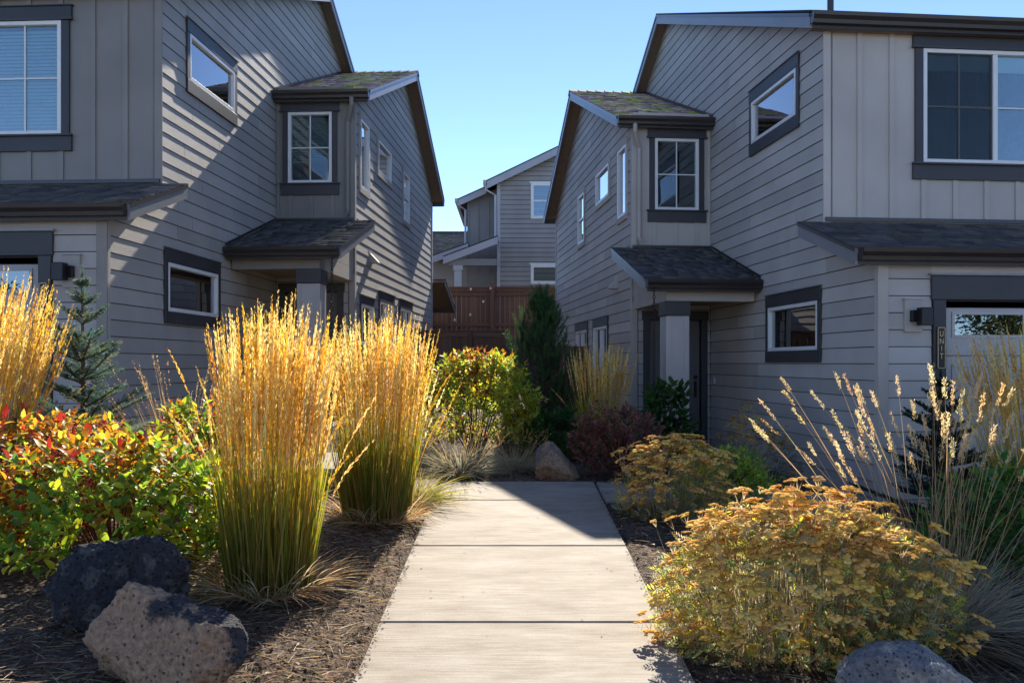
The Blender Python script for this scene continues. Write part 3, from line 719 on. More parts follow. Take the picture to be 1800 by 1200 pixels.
    P(GAR, mb(), g0 - .19, g1 + .19, gt + .271, gt + .292, .001, .075).build('head_flashing', M['flash'], r)
    # downspout from the wing gutter to the porch roof, vent hood, roof pipe
    x = UW + .09
    dn = mb()
    for a, b in (((x - .1, 5.39, 5.38), (x - .1, 5.39, 5.24)), ((x - .1, 5.39, 5.26), (x, VW - .07, 5.02)), ((x, VW - .07, 5.05), (x, VW - .07, 3.52)), ((x, VW - .07, 3.54), (x, VW - .19, 3.47))):
        dn.tube([a, b], .038, 8)
    dn.build('downspout', pan, r)
    vh = mb(); vh.prism([(UW - .012, 6.75, 2.82), (UW - .012, 6.75, 3.0), (UW - .16, 6.75, 2.84), (UW - .16, 6.75, 2.82)], (0, .2, 0)); vh.box(UW - .014, UW - .002, 6.70, 7.0, 2.78, 3.05)
    vh.build('vent_hood', sid, r)
    mb().tube([(.95, 3.2, mf(3.2) - .1), (.95, 3.2, mf(3.2) + .55)], .045, 10).tube([(.95, 3.2, mf(3.2) - .03), (.95, 3.2, mf(3.2) + .05)], .09, 10).build('vent_pipe', M['gutter'], r)

M['dglass'] = glass_mat('garage_glass', (.35, .4, .38), .08)
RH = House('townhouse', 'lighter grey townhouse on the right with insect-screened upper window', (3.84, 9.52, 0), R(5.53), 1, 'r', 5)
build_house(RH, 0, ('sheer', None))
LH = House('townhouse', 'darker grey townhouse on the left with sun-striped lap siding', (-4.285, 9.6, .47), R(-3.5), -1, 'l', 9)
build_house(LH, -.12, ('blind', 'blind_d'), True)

def fixture(h, lab_lamp, lab_sign, lab_chain):
    s = h.s
    # wall lamp beside the garage door
    p = h.world(.355, 0, 1.99); o = empty('wall_lamp', p, h.yaw); tag(o, lab_lamp, 'wall lamp', 'garage wall lamps')
    MB(s).box(-.095, .095, -.045, -.002, -.165, .175).build('back_plate', h.m('siding'), o, .004)
    MB(s).box(-.105, .105, -.055, -.002, .176, .188).build('plate_flashing', h.m('siding'), o)
    MB(s).box(-.045, .035, -.10, -.046, -.06, .06).build('bracket', M['black'], o, .003)
    MB(s).box(.0, .12, -.21, -.095, -.10, .085).build('lamp_body', M['black'], o, .006)
    # upright sign on the garage jamb
    p = h.world(.655, 0, 1.66); o = empty('unit_sign', p, h.yaw); tag(o, lab_sign, 'sign', 'unit signs')
    w, t = .042, .215
    MB(s).box(-w, w, -.052, -.037, -t, t).build('sign_plate', M['black'], o, .004)
    q = MB(s)
    e = .006; c = .012
    q.box(-w + c, w - c, -.057, -.053, t - e, t).box(-w + c, w - c, -.057, -.053, -t, -t + e).box(-w, -w + e, -.057, -.053, -t + c, t - c).box(w - e, w, -.057, -.053, -t + c, t - c)
    for sx in (-1, 1):
        for sz in (-1, 1):
            q.prism([(sx * w, -.057, sz * (t - c)), (sx * (w - c), -.057, sz * t), (sx * (w - c), -.057, sz * (t - e)), (sx * (w - e), -.057, sz * (t - c))], (0, .004, 0))
    q.build('sign_border', M['gold'], o)
    for i, ch in enumerate('UNIT'):
        cu = bpy.data.curves.new('letter', 'FONT'); cu.body = ch; cu.size = .082; cu.align_x = 'CENTER'; cu.extrude = .0015
        to = bpy.data.objects.new('letter_tmp', cu); COL.objects.link(to)
        me = bpy.data.meshes.new_from_object(to); bpy.data.objects.remove(to)
        me.materials.clear(); lo = link('letter', me, o, [M['gold']]); lo.rotation_euler = (R(90), 0, 0); lo.location = (0, -.056, .12 - i * .078); lo.scale = (.8, 1, 1)
    # rain chain below the porch gutter
    p = h.world(-1.32 - .25, 3.24, 2.54); o = empty('rain_chain', p, h.yaw); tag(o, lab_chain, 'chain', 'rain chains')
    z = 0; q = MB(s); i = 0
    while z > -2.35:
        ang = (i % 2) * math.pi / 2; n = 8
        ring = [(.016 * math.cos(2 * math.pi * k / n) * math.cos(ang), .016 * math.cos(2 * math.pi * k / n) * math.sin(ang), z - .03 + .032 * math.sin(2 * math.pi * k / n)) for k in range(n + 1)]
        q.tube(ring, .0055, 5); z -= .05; i += 1
    ch = q.build('chain_links', M['chain'], o); ch['kind'] = 'stuff'
fixture(RH, 'dark box wall lamp beside the right garage door', 'narrow UNIT sign on the right garage jamb', 'thin rain chain hanging from the right porch gutter')
fixture(LH, 'dark box wall lamp beside the left garage door', 'narrow UNIT sign on the left garage jamb behind spruce tip', 'thin rain chain hanging from the left porch gutter')

# ------------------------------------------------------------------ fences
def fence(name, label, x0, x1, y, z0, z1, posts, rot=0, rails=(.12, .58), seed=1, group=None, cap=True, front_rail=True):
    rg = random.Random(seed); o = empty(name, (x0, y, z0), rot); tag(o, label, 'fence', group)
    L = x1 - x0; H = z1 - z0; x = 0
    while x < L - .02:
        w = min(.138, L - x); MB().box(x + .002, x + w - .003, -.010 + rg.uniform(-.004, .004), .010, 0, H - .05 + rg.uniform(-.004, .004)).build('board', M['fence'], o); x += .141
    for f in rails:
        MB().box(0, L, -.05, -.012, H * (1 - f) - .045, H * (1 - f) + .045).build('rail', M['fence'], o)
    if cap: MB().box(-.02, L + .02, -.075, .05, H - .045, H).build('cap_rail', M['fence'], o, .004)
    if front_rail: MB().box(0, L, -.052, -.0125, H - .15, H - .047).build('rail', M['fence'], o)
    for p, ph in posts:
        MB().box(p - .055, p + .055, -.125, -.053, -.3, H + ph).build('post', M['fence'], o, .006)
    return o
fence('board_fence', 'tall dark brown board fence on the slope behind both houses', -2.6, 3.0, 26.5, 1.82, 3.72, [(.05, .05), (2.03, .12), (4.2, .1)], seed=3)
fence('low_fence', 'low brown board fence joining the left house, behind yellow-green shrub', -2.36, -.10, 20.5, .74, 2.24, [(.55, -.0), (1.42, -.0), (2.2, .0)], seed=4, rails=(.8,))
fence('low_fence', 'short piece of brown board fence at the right house behind dark pine', .80, 1.72, 19.0, .62, 1.85, [(.06, -.0)], seed=5, rails=(.8,))
# string of round bulbs along the tall fence
for i, (x, z, y) in enumerate(((-1.19, 3.64, 26.36), (-.62, 3.66, 26.36), (-.83, 3.28, 26.36), (-1.21, 2.90, 26.36), (-1.66, 2.75, 26.36))):
    q = MB(); n = 8
    q.tube([(0, 0, .045), (0, 0, .02)], .012, 6); q.tube([(0, 0, .022), (0, 0, .012), (0, 0, -.012), (0, 0, -.03), (0, 0, -.038)], [.012, .03, .036, .026, .006], 8)
    b = q.build('string_light_bulb', M['white'], None, 0, True); b.location = (x, y, z)
    tag(b, 'tiny white string-light bulb ' + ('under the cap of the tall fence, left one', 'under the cap of the tall fence beside its post', 'halfway down the tall fence left of the post', 'low on the tall fence, nearer the post', 'lowest on the tall fence near the house')[i], 'bulb', 'string lights on the fence')

# ------------------------------------------------------------------ neighbour house up the slope
M['n_siding'] = paint('neighbour_siding', (.30, .275, .25), .55); M['n_panel'] = paint('neighbour_panel', (.24, .23, .22), .6)
M['n_trim'] = paint('neighbour_trim', (.42, .42, .44), .5, .1)
M['n_blind'] = plain('neighbour_pane_backing', (.10, .14, .17), .6)
def flat_siding(mb, x0, x1, y, z0, z1, top=None):
    z = z0
    while z < z1:
        zt = min(z + EXPO, z1); a, b = x0, x1
        if top: a = max(x0, top(z))
        if b - a > .05:
            mb.hexa([(a, y - .022, z), (b, y - .022, z), (b, y, z), (a, y, z), (a, y - .003, zt - .016), (b, y - .003, zt - .016), (b, y, zt - .016), (a, y, zt - .016)])
        z = zt
def neighbour():
    Y = 34.0; o = empty('neighbour_house', (0, Y, 1.9)); tag(o, 'taupe two-storey house with white window trim behind the tall fence', 'house')
    Z = lambda z: z - 1.9
    slope = .478; rz = lambda x: 8.30 + slope * (x + .85)
    pk = 5.2
    MB().prism([(-.53, 0, Z(1.9)), (9, 0, Z(1.9)), (9, 0, Z(rz(1.4))), (pk, 0, Z(rz(pk) - .2)), (-.53, 0, Z(rz(-.53) - .2))], (0, 9, 0)).build('wall', M['sheath'], o)
    mb = MB(); flat_siding(mb, -.44, 6.0, .0, Z(1.9), Z(rz(pk) - .3), lambda z: max(-.44, (z + 1.9 + .28 - 8.30) / slope - .85)); sp = mb.build('siding_planks', M['n_siding'], o); sp['kind'] = 'stuff'
    MB().box(-.56, -.44, -.03, -.002, Z(1.9), Z(8.2)).build('corner_board', M['n_trim'], o)
    ro = MB().prism([(-.95, -.4, Z(rz(-.95))), (pk, -.4, Z(rz(pk))), (pk + 4, -.4, Z(rz(pk) - 4 * slope)), (pk + 4, -.4, Z(rz(pk) - 4 * slope - .08)), (pk, -.4, Z(rz(pk) - .08)), (-.95, -.4, Z(rz(-.95) - .08))], (0, 9.8, 0)).build('roof', M['deck'], o)
    MB().prism([(-.93, -.43, Z(rz(-.93) - .06)), (pk, -.43, Z(rz(pk) - .06)), (pk, -.43, Z(rz(pk) - .33)), (-.93, -.43, Z(rz(-.93) - .33))], (0, .029, 0)).build('rake_board', M['n_trim'], ro)
    MB().box(-1.07, -.952, -.42, 9.3, Z(rz(-.95)) - .12, Z(rz(-.95)) + .0).build('gutter', M['n_trim'], ro)
    MB().tube([(-1.0, -.36, Z(8.15)), (-.95, -.30, Z(7.9)), (-.62, -.07, Z(7.75)), (-.62, -.07, Z(6.05))], .045, 8).build('downspout', M['n_trim'], o)
    # narrow board-and-batten block on its left, set back
    lz = lambda x: 8.12 + .45 * (x + 1.2)
    MB().prism([(-1.72, .9, Z(1.9)), (-.532, .9, Z(1.9)), (-.532, .9, Z(lz(-.532) - .2)), (-1.72, .9, Z(lz(-1.72) - .2))], (0, 6, 0)).build('wall', M['n_panel'], o)
    for x in (-1.70, -1.32, -.93): MB().box(x, x + .06, .87, .899, Z(5.0), Z(lz(x) - .22)).build('batten', M['n_panel'], o)
    r2 = MB().prism([(-2.05, .5, Z(lz(-2.05))), (-.98, .5, Z(lz(-.98))), (-.98, .5, Z(lz(-.98) - .08)), (-2.05, .5, Z(lz(-2.05) - .08))], (0, 6.6, 0)).build('roof', M['deck'], o)
    MB().prism([(-2.03, .47, Z(lz(-2.03) - .06)), (-.98, .47, Z(lz(-.98) - .06)), (-.98, .47, Z(lz(-.98) - .3)), (-2.03, .47, Z(lz(-2.03) - .3))], (0, .029, 0)).build('rake_board', M['n_trim'], r2)
    MB().box(-2.17, -2.052, .48, 6.9, Z(lz(-2.05)) - .12, Z(lz(-2.05))).build('gutter', M['n_trim'], r2)
    MB().tube([(-2.1, .55, Z(7.7)), (-2.05, .6, Z(7.5)), (-1.78, .84, Z(7.35)), (-1.78, .84, Z(5.7))], .045, 8).build('downspout', M['n_trim'], o)
    # porch roofs below
    for (xa, za, xb, zb, y0, dy) in ((-2.45, 5.32, -.50, 6.05, -1.6, 1.59), (-3.2, 5.42, -1.62, 5.98, -.25, 1.1)):
        q = MB().prism([(xa, y0, Z(za)), (xb, y0, Z(zb)), (xb, y0, Z(zb - .08)), (xa, y0, Z(za - .08))], (0, dy, 0)).build('porch_roof', M['deck'], o)
        MB().prism([(xa, y0 - .03, Z(za - .05)), (xb, y0 - .03, Z(zb - .05)), (xb, y0 - .03, Z(zb - .3)), (xa, y0 - .03, Z(za - .3))], (0, .029, 0)).build('rake_board', M['n_trim'], q)
    MB().box(-2.25, -.55, -1.5, -1.25, Z(4.98), Z(5.22)).build('porch_beam', M['n_panel'], o)
    MB().box(-2.06, -1.80, -1.5, -1.24, Z(1.9), Z(4.8)).build('porch_post', M['n_trim'], o); MB().box(-2.10, -1.76, -1.54, -1.20, Z(4.8), Z(4.98)).build('post_cap', M['n_trim'], o)
    MB().prism([(-3.0, .88, Z(1.9)), (-1.721, .88, Z(1.9)), (-1.721, .88, Z(5.8)), (-3.0, .88, Z(5.25))], (0, 5, 0)).build('wall', M['n_siding'], o)
    # windows
    for (x0, x1, z0, z1, hung) in ((.70, 1.95, 6.88, 8.22, True), (.70, 1.95, 4.45, 5.18, False)):
        q = MB(); t = .11
        q.box(x0, x1, -.05, -.017, z1 - t - 1.9, z1 - 1.9).box(x0, x1, -.05, -.017, z0 - 1.9, z0 + t - 1.9).box(x0, x0 + t, -.05, -.017, z0 + t - 1.9, z1 - t - 1.9).box(x1 - t, x1, -.05, -.017, z0 + t - 1.9, z1 - t - 1.9)
        q.box(x0 - .05, x1 + .05, -.06, -.017, z1 - 1.9 + .001, z1 - 1.9 + .05)
        if hung: q.box(x0 + t, x1 - t, -.045, -.017, (z0 + z1) / 2 - 1.93, (z0 + z1) / 2 - 1.87)
        w = q.build('window', M['white'], o)
        MB().box(x0 + t, x1 - t, -.030, -.024, z0 + t - 1.9, z1 - t - 1.9).build('pane', M['glass'], w)
        MB().box(x0 + t, x1 - t, -.0195, -.0165, z0 + t - 1.9, z1 - t - 1.9).build('pane_backing', M['n_blind'], w)
neighbour()
def far_house():
    o = empty('far_house', (-4.2, 48, 2.1)); tag(o, 'distant house with mottled brown shingle roof left of the taupe house', 'house')
    MB().box(-3, 3.2, .3, 8, 0, 5.0).build('wall', M['n_siding'], o)
    r = MB().hexa([(-3.4, -.2, 4.75), (3.4, -.2, 4.75), (3.4, 4.2, 6.7), (-3.4, 4.2, 6.7), (-3.4, -.2, 4.9), (3.4, -.2, 4.9), (3.4, 4.2, 6.85), (-3.4, 4.2, 6.85)]).hexa(
        [(-3.4, 4.201, 6.7), (3.4, 4.201, 6.7), (3.4, 8.5, 4.75), (-3.4, 8.5, 4.75), (-3.4, 4.201, 6.85), (3.4, 4.201, 6.85), (3.4, 8.5, 4.9), (-3.4, 8.5, 4.9)]).build('roof', M['deck'], o)
    rg = np.random.default_rng(8); V = []; F = []; C = []
    pal = np.array([(.16, .12, .10), (.22, .17, .13), (.12, .10, .09), (.17, .15, .09), (.19, .14, .14)])
    for i in range(30):
        t0 = i / 30; y0 = -.22 + 4.42 * t0; z0 = 4.92 + 1.95 * t0; x = -3.4
        while x < 3.4:
            w = rg.choice([.16, .25, .33]); b = len(V); hh = .012 + rg.random() * .015
            V += [(x, y0, z0 + hh), (x + w, y0, z0 + hh), (x + w, y0 + .147, z0 + .066), (x, y0 + .147, z0 + .066), (x, y0, z0 - .01), (x + w, y0, z0 - .01)]
            F += [(b, b + 1, b + 2, b + 3), (b + 4, b + 5, b + 1, b)]; C += [pal[rg.integers(5)] * rg.uniform(.7, 1.2)] * 6; x += w
    s = npmesh('shingles', V, F, M['shingle'], r, np.array(C)); s['kind'] = 'stuff'
    MB().box(-3.4, 3.4, 4.05, 4.35, 6.84, 6.93).build('ridge_cap', M['deck'], r)
far_house()

# ------------------------------------------------------------------ across the street, behind the viewer: what the glass reflects
M['cream'] = paint('cream_siding', (.58, .51, .42), .6)
def street_house(x, y, w, label, col):
    o = empty('street_house', (x, y, -.2)); tag(o, label, 'house', 'houses across the street')
    MB().box(-w / 2, w / 2, -8, 0, 0, 5.4).build('wall', col, o); MB().prism([(-w / 2 - .4, .4, 5.3), (w / 2 + .4, .4, 5.3), (0, .4, 8.0)], (0, -8.8, 0)).build('roof', M['deck'], o)
    for sx in (-1, 1):
        f = MB().box(sx * w * .26 - .8, sx * w * .26 + .8, .002, .06, 3.4, 4.9).build('window', M['white'], o); MB().box(sx * w * .26 - .7, sx * w * .26 + .7, .061, .07, 3.5, 4.8).build('pane', M['n_blind'], f)
    MB().box(-w * .42, w * .1, .002, .05, 0, 2.2).build('garage_door', M['white'], o)
street_house(-11, -22, 9, 'cream house across the street behind the viewer, reflected in the left panes', M['cream'])
street_house(1.5, -22, 9, 'taupe house across the street straight behind the viewer', M['n_siding'])
street_house(14, -22, 9, 'cream house across the street behind the viewer, reflected in the right panes', M['cream'])

# ------------------------------------------------------------------ plants
def fan_dirs(rng, n, spread, lean=(0, 0)):
    a = rng.uniform(0, 2 * np.pi, n); t = spread * np.sqrt(rng.random(n))
    d = np.stack([np.sin(t) * np.cos(a) + lean[0], np.sin(t) * np.sin(a) + lean[1], np.cos(t)], 1)
    return unit(d), a
def root(name, x, y, label, cat, group=None, dz=0):
    o = empty(name, (x, y, gz(x, y) - .01 + dz)); tag(o, label, cat, group); return o

def feather_grass(x, y, h, rb, spread, n, label, seed, lean=(0, 0), tone=1.0, dry=False, nleaf=None, green=1.0, hl=(.24, .40), bigstem=0):
    rng = np.random.default_rng(seed); o = root('feather_grass', x, y, label, 'ornamental grass', 'feather reed grass clumps')
    # stems
    ang = rng.uniform(0, 2 * np.pi, n); rr = rb * np.sqrt(rng.random(n)); P0 = np.stack([rr * np.cos(ang), rr * np.sin(ang), np.zeros(n)], 1)
    out = rr / rb; t = spread * (out * .80 + .25 * rng.normal(0, .62, n)); az = ang + rng.normal(0, .5, n)
    stray = rng.random(n) < .045; t[stray] += rng.uniform(.05, .26, stray.sum())
    D = unit(np.stack([np.sin(t) * np.cos(az) + lean[0], np.sin(t) * np.sin(az) + lean[1], np.cos(t)], 1))
    Ls = h * (1 - .30 * rng.random(n) ** 1.1) * (1 - .10 * out ** 2)
    droop = np.abs(rng.normal(0, .035, n)) + .012; droop[stray] += rng.uniform(.02, .22, stray.sum()); Ls[stray] *= rng.uniform(.6, 1, stray.sum())
    c0 = vary(rng, [(.16, .22, .04), (.26, .26, .05), (.32, .22, .07)], n, .2) * green; c0[::2] *= np.array([1.35, 1.0, .9]); cm = vary(rng, [(.55, .36, .08), (.42, .36, .07), (.52, .28, .05)], n, .18) * tone; c1 = vary(rng, (.62, .42, .12), n, .15) * tone
    V, F, C, pts = ribbons(P0, D, Ls, rng.uniform(.0035, .0055, n), droop, 7, c0, c1, rng, cm, sag=(lean[0] * .25, lean[1] * .25))
    st = npmesh('stems', V, F, M['grass'], o, C); st['kind'] = 'stuff'
    # plumes: narrow spikes of overlapping spikelets along the upper third of each stem
    tv = [(0, 0, 0), (.45, .5, .12), (1, 0, 0), (.45, -.5, .12)]; tf = [(0, 1, 2, 3)]
    k = 64; hlen = rng.uniform(hl[0], hl[1], n) * h
    T = rng.random((n, k)) ** .85; nseg = 7; f = 1 - (hlen / Ls)[:, None] * (1 - T) ; f = np.clip(f, 0, .999) * nseg
    i0 = f.astype(int); fr = (f - i0)[..., None]; ii = np.arange(n)[:, None]
    Q = pts[ii, i0] * (1 - fr) + pts[ii, np.minimum(i0 + 1, nseg)] * fr
    ax = unit(pts[ii, np.minimum(i0 + 1, nseg)] - pts[ii, i0]); rd = unit(rng.normal(size=(n, k, 3))); rd = unit(rd - ax * (rd * ax).sum(-1, keepdims=True))
    env = (.15 + np.sin(np.pi * np.clip(T, 0, 1) ** .8) * .75 + .28)[..., None]
    xd = unit(ax + rd * rng.uniform(.05, .26, (n, k, 1))); pos = Q + rd * .0025
    cc = np.repeat(vary(rng, [(.87, .67, .28), (.82, .56, .16), (.89, .74, .39), (.75, .46, .11)], n, .14)[:, None] * tone, k, 1) * rng.uniform(.8, 1.2, (n, k, 1))
    ln = (rng.uniform(.022, .042, (n, k, 1)) * env).ravel()
    V, F, C = scatter(tv, tf, pos.reshape(-1, 3), xd.reshape(-1, 3), rng.normal(size=(n * k, 3)), ln, cc.reshape(-1, 3), ln * .24)
    pl = npmesh('plumes', V, F, M['plume'], o, C); pl['kind'] = 'stuff'
    # leaf blades
    m = nleaf or int(n * 1.5); ang = rng.uniform(0, 2 * np.pi, m); rr = rb * 1.02 * np.sqrt(rng.random(m)); P0 = np.stack([rr * np.cos(ang), rr * np.sin(ang), np.zeros(m)], 1)
    out = rr / rb; t = spread * .95 * out + np.abs(rng.normal(0, .05, m)); az = ang + rng.normal(0, .6, m)
    D = unit(np.stack([np.sin(t) * np.cos(az), np.sin(t) * np.sin(az), np.cos(t)], 1)); Ls = h * rng.uniform(.20, .54, m)
    g0 = vary(rng, [(.12, .17, .03), (.20, .19, .05), (.34, .22, .09)], m, .2) * green; g1 = vary(rng, [(.22, .28, .04), (.13, .21, .03), (.46, .35, .06), (.36, .32, .05)], m, .22) * green
    V, F, C, _ = ribbons(P0, D, Ls, rng.uniform(.006, .011, m), np.abs(rng.normal(.0, .035, m)), 6, g0, g1, rng)
    parts = [(V, F, C)]
    # dry skirt at the foot
    m = int(n * 1.3); ang = rng.uniform(0, 2 * np.pi, m); rr = rb * (1.0 + .12 * rng.random(m)); P0 = np.stack([rr * np.cos(ang), rr * np.sin(ang), np.full(m, .01)], 1)
    t = rng.uniform(.35, 1.25, m); az = ang + rng.normal(0, .5, m); D = unit(np.stack([np.sin(t) * np.cos(az), np.sin(t) * np.sin(az), np.cos(t)], 1))
    d0 = vary(rng, [(.34, .21, .10), (.44, .30, .16), (.50, .42, .29)], m, .2)
    V, F, C, _ = ribbons(P0, D, h * rng.uniform(.07, .20, m), rng.uniform(.004, .007, m), rng.uniform(.2, .55, m), 5, d0, d0 * 1.15, rng); parts.append((V, F, C))
    V, F, C = join(parts); lb = npmesh('leaf_blades', V, F, M['grass'], o, C); lb['kind'] = 'stuff'
    return o
feather_grass(-1.455, 5.45, 1.86, .245, .088, 430, 'large golden feather grass, left one of the two tall clumps by the path', 11, (.022, 0), nleaf=900)
feather_grass(-1.12, 7.55, 1.84, .27, .11, 420, 'large golden feather grass, right one of the two tall clumps by the path', 12, (.012, 0), nleaf=1000, green=.9)
feather_grass(-4.10, 7.0, 1.98, .25, .13, 340, 'golden feather grass cut by the left picture edge beside the spruce', 13, (.10, -.01), nleaf=500)
feather_grass(1.16, 12.0, 1.56, .22, .18, 190, 'pale feather grass in shade near the right porch', 14, (.01, 0), tone=.95, nleaf=520, green=1.7, hl=(.2, .3))
feather_grass(4.72, 8.1, 2.0, .34, .24, 300, 'tan feather grass before the right garage door', 15, (-.02, 0), tone=1.0, nleaf=800, green=1.2, hl=(.2, .3))

def tuft(name, x, y, h, rb, n, label, seed, cols, spread=1.15, droop=(.1, .5), w=(.003, .006), heads=0, hc=(.5, .36, .16), group='fine-bladed grass tufts', lean=(0, 0), flat=1.0):
    rng = np.random.default_rng(seed); o = root(name, x, y, label, 'grass tuft', group)
    ang = rng.uniform(0, 2 * np.pi, n); rr = rb * np.sqrt(rng.random(n)); P0 = np.stack([rr * np.cos(ang), rr * np.sin(ang), np.zeros(n)], 1)
    t = spread * rng.random(n) ** .7; az = ang + rng.normal(0, .4, n)
    D = unit(np.stack([np.sin(t) * np.cos(az) + lean[0], np.sin(t) * np.sin(az) + lean[1], np.cos(t)], 1))
    c0 = vary(rng, np.array(cols[0]), n, .2); c1 = vary(rng, np.array(cols[1]), n, .2)
    V, F, C, _ = ribbons(P0, D, h * rng.uniform(.6, 1.05, n), rng.uniform(w[0], w[1], n), rng.uniform(droop[0], droop[1], n), 6, c0, c1, rng)
    b = npmesh('blades', V, F, M['grass'], o, C); b['kind'] = 'stuff'
    if heads:
        ang = rng.uniform(0, 2 * np.pi, heads); rr = rb * np.sqrt(rng.random(heads)); P0 = np.stack([rr * np.cos(ang), rr * np.sin(ang), np.zeros(heads)], 1)
        t = .75 * rng.random(heads) ** .7; D = unit(np.stack([np.sin(t) * np.cos(ang) + lean[0], np.sin(t) * np.sin(ang) + lean[1], np.cos(t)], 1)); Ls = h * rng.uniform(.95, 1.35, heads)
        c = vary(rng, hc, heads, .15); V, F, C, pts = ribbons(P0, D, Ls, np.full(heads, .003), rng.uniform(.02, .15, heads), 6, c * .8, c, rng); parts = [(V, F, C)]
        k = 16; T = rng.uniform(.80, .999, (heads, k)) * 6; i0 = T.astype(int); fr = (T - i0)[..., None]; ii = np.arange(heads)[:, None]
        Q = pts[ii, i0] * (1 - fr) + pts[ii, i0 + 1] * fr; ax = unit(pts[ii, i0 + 1] - pts[ii, i0])
        V, F, C = scatter([(0, 0, 0), (.45, .5, .1), (1, 0, 0), (.45, -.5, .1)], [(0, 1, 2, 3)], Q.reshape(-1, 3), unit(ax + .35 * rng.normal(size=(heads, k, 3))).reshape(-1, 3), rng.normal(size=(heads * k, 3)), np.full(heads * k, .022), np.repeat(c, k, 0), np.full(heads * k, .006))
        parts.append((V, F, C)); V, F, C = join(parts); q = npmesh('seed_heads', V, F, M['plume'], o, C); q['kind'] = 'stuff'
    return o
BLUE = ([(.28, .22, .14), (.21, .21, .15), (.36, .28, .17)], [(.48, .45, .33), (.36, .39, .33), (.60, .50, .29)])
DRY = ([(.20, .13, .06), (.26, .18, .09)], [(.42, .28, .13), (.36, .24, .12)])
tuft('fescue_tuft', -.56, 9.85, .52, .16, 900, 'grey-gold fescue tuft behind the path end, left of the pair', 21, BLUE, 1.25, (.15, .6), (.003, .006), 60)
tuft('fescue_tuft', .02, 10.2, .44, .14, 700, 'grey-gold fescue tuft behind the path end, touching the rusty boulder', 22, BLUE, 1.25, (.15, .6), (.003, .006), 50)
tuft('fescue_tuft', -1.15, 10.4, .62, .18, 600, 'dry fescue tuft hidden behind the right tall golden grass', 23, BLUE, 1.1, (.1, .5), (.003, .006), 60)
tuft('grass_tuft', -.90, 8.25, .55, .12, 420, 'yellow-green arching tuft at the foot of the right golden grass', 24, ([(.14, .15, .04), (.2, .16, .06)], [(.42, .34, .08), (.30, .30, .07), (.45, .36, .16)]), 1.25, (.2, .6), (.005, .009))
tuft('grass_tuft', -2.78, 7.7, 1.0, .14, 260, 'thin dry grass with bare stalks before the left wall', 25, DRY, .7, (.0, .15), (.003, .005), 70, (.45, .30, .16))
tuft('grass_tuft', .82, 11.2, .50, .16, 380, 'soft green grass tuft at the foot of the shaded feather grass', 26, ([(.04, .08, .02)], [(.09, .18, .03), (.14, .2, .04)]), 1.1, (.1, .5), (.006, .01))
tuft('grass_tuft', -1.75, 6.4, .35, .2, 300, 'dry straw tuft behind the left golden grass', 27, DRY, 1.3, (.3, .7), (.004, .007))
tuft('grass_tuft', -1.45, 8.6, .42, .25, 360, 'dry straw tuft between the two golden grasses', 28, DRY, 1.35, (.3, .7), (.004, .007))

def oat_grass():
    rng = np.random.default_rng(31); x, y = 2.34, 5.02; o = root('oat_grass', x, y, 'airy grass with long bare stalks and cream seed heads behind the golden yarrow', 'ornamental grass')
    n = 1300; ang = rng.uniform(0, 2 * np.pi, n); rr = .16 * np.sqrt(rng.random(n)); P0 = np.stack([rr * np.cos(ang), rr * np.sin(ang), np.zeros(n)], 1)
    t = 1.35 * rng.random(n) ** .65; D = unit(np.stack([np.sin(t) * np.cos(ang), np.sin(t) * np.sin(ang), np.cos(t)], 1))
    c0 = vary(rng, [(.24, .19, .13), (.17, .16, .12)], n, .2); c1 = vary(rng, [(.42, .38, .30), (.30, .32, .28), (.48, .40, .26)], n, .2)
    V, F, C, _ = ribbons(P0, D, rng.uniform(.45, .82, n), rng.uniform(.0025, .0045, n), rng.uniform(.12, .5, n), 7, c0, c1, rng)
    b = npmesh('blades', V, F, M['grass'], o, C); b['kind'] = 'stuff'
    n = 120; ang = rng.uniform(0, 2 * np.pi, n); rr = .17 * np.sqrt(rng.random(n)); P0 = np.stack([rr * np.cos(ang), rr * np.sin(ang), np.zeros(n)], 1)
    tx = rng.normal(.03, .29, n); ty = rng.normal(0, .22, n); D = unit(np.stack([tx, ty, np.ones(n)], 1)); Ls = rng.uniform(1.15, 1.78, n) * (1 - .12 * np.abs(tx))
    c = vary(rng, [(.46, .31, .16), (.40, .30, .19), (.50, .36, .2)], n, .15)
    V, F, C, pts = ribbons(P0, D, Ls, np.full(n, .0042), rng.uniform(.0, .16, n), 9, c * .75, c, rng); parts = [(V, F, C)]
    ns = 9; k = 84; hl = rng.uniform(.10, .17, n) / Ls
    T = 1 - hl[:, None] * (1 - rng.random((n, k))); f = np.clip(T, 0, .999) * ns; i0 = f.astype(int); fr = (f - i0)[..., None]; ii = np.arange(n)[:, None]
    Q = pts[ii, i0] * (1 - fr) + pts[ii, i0 + 1] * fr; ax = unit(pts[ii, i0 + 1] - pts[ii, i0]); rd = unit(rng.normal(size=(n, k, 3)))
    sp = rng.uniform(0, .011, (n, k, 1)) ; cc = np.repeat(vary(rng, [(.76, .62, .36), (.70, .53, .27)], n, .1), k, 0)
    V, F, C = scatter([(0, 0, 0), (.4, .5, .1), (1, 0, 0), (.4, -.5, .1)], [(0, 1, 2, 3)], (Q + rd * sp).reshape(-1, 3), unit(ax + .45 * rd).reshape(-1, 3), rng.normal(size=(n * k, 3)), rng.uniform(.010, .018, n * k), cc, np.full(n * k, .0042))
    parts.append((V, F, C)); V, F, C = join(parts); q = npmesh('seed_stalks', V, F, M['plume'], o, C); q['kind'] = 'stuff'
oat_grass()

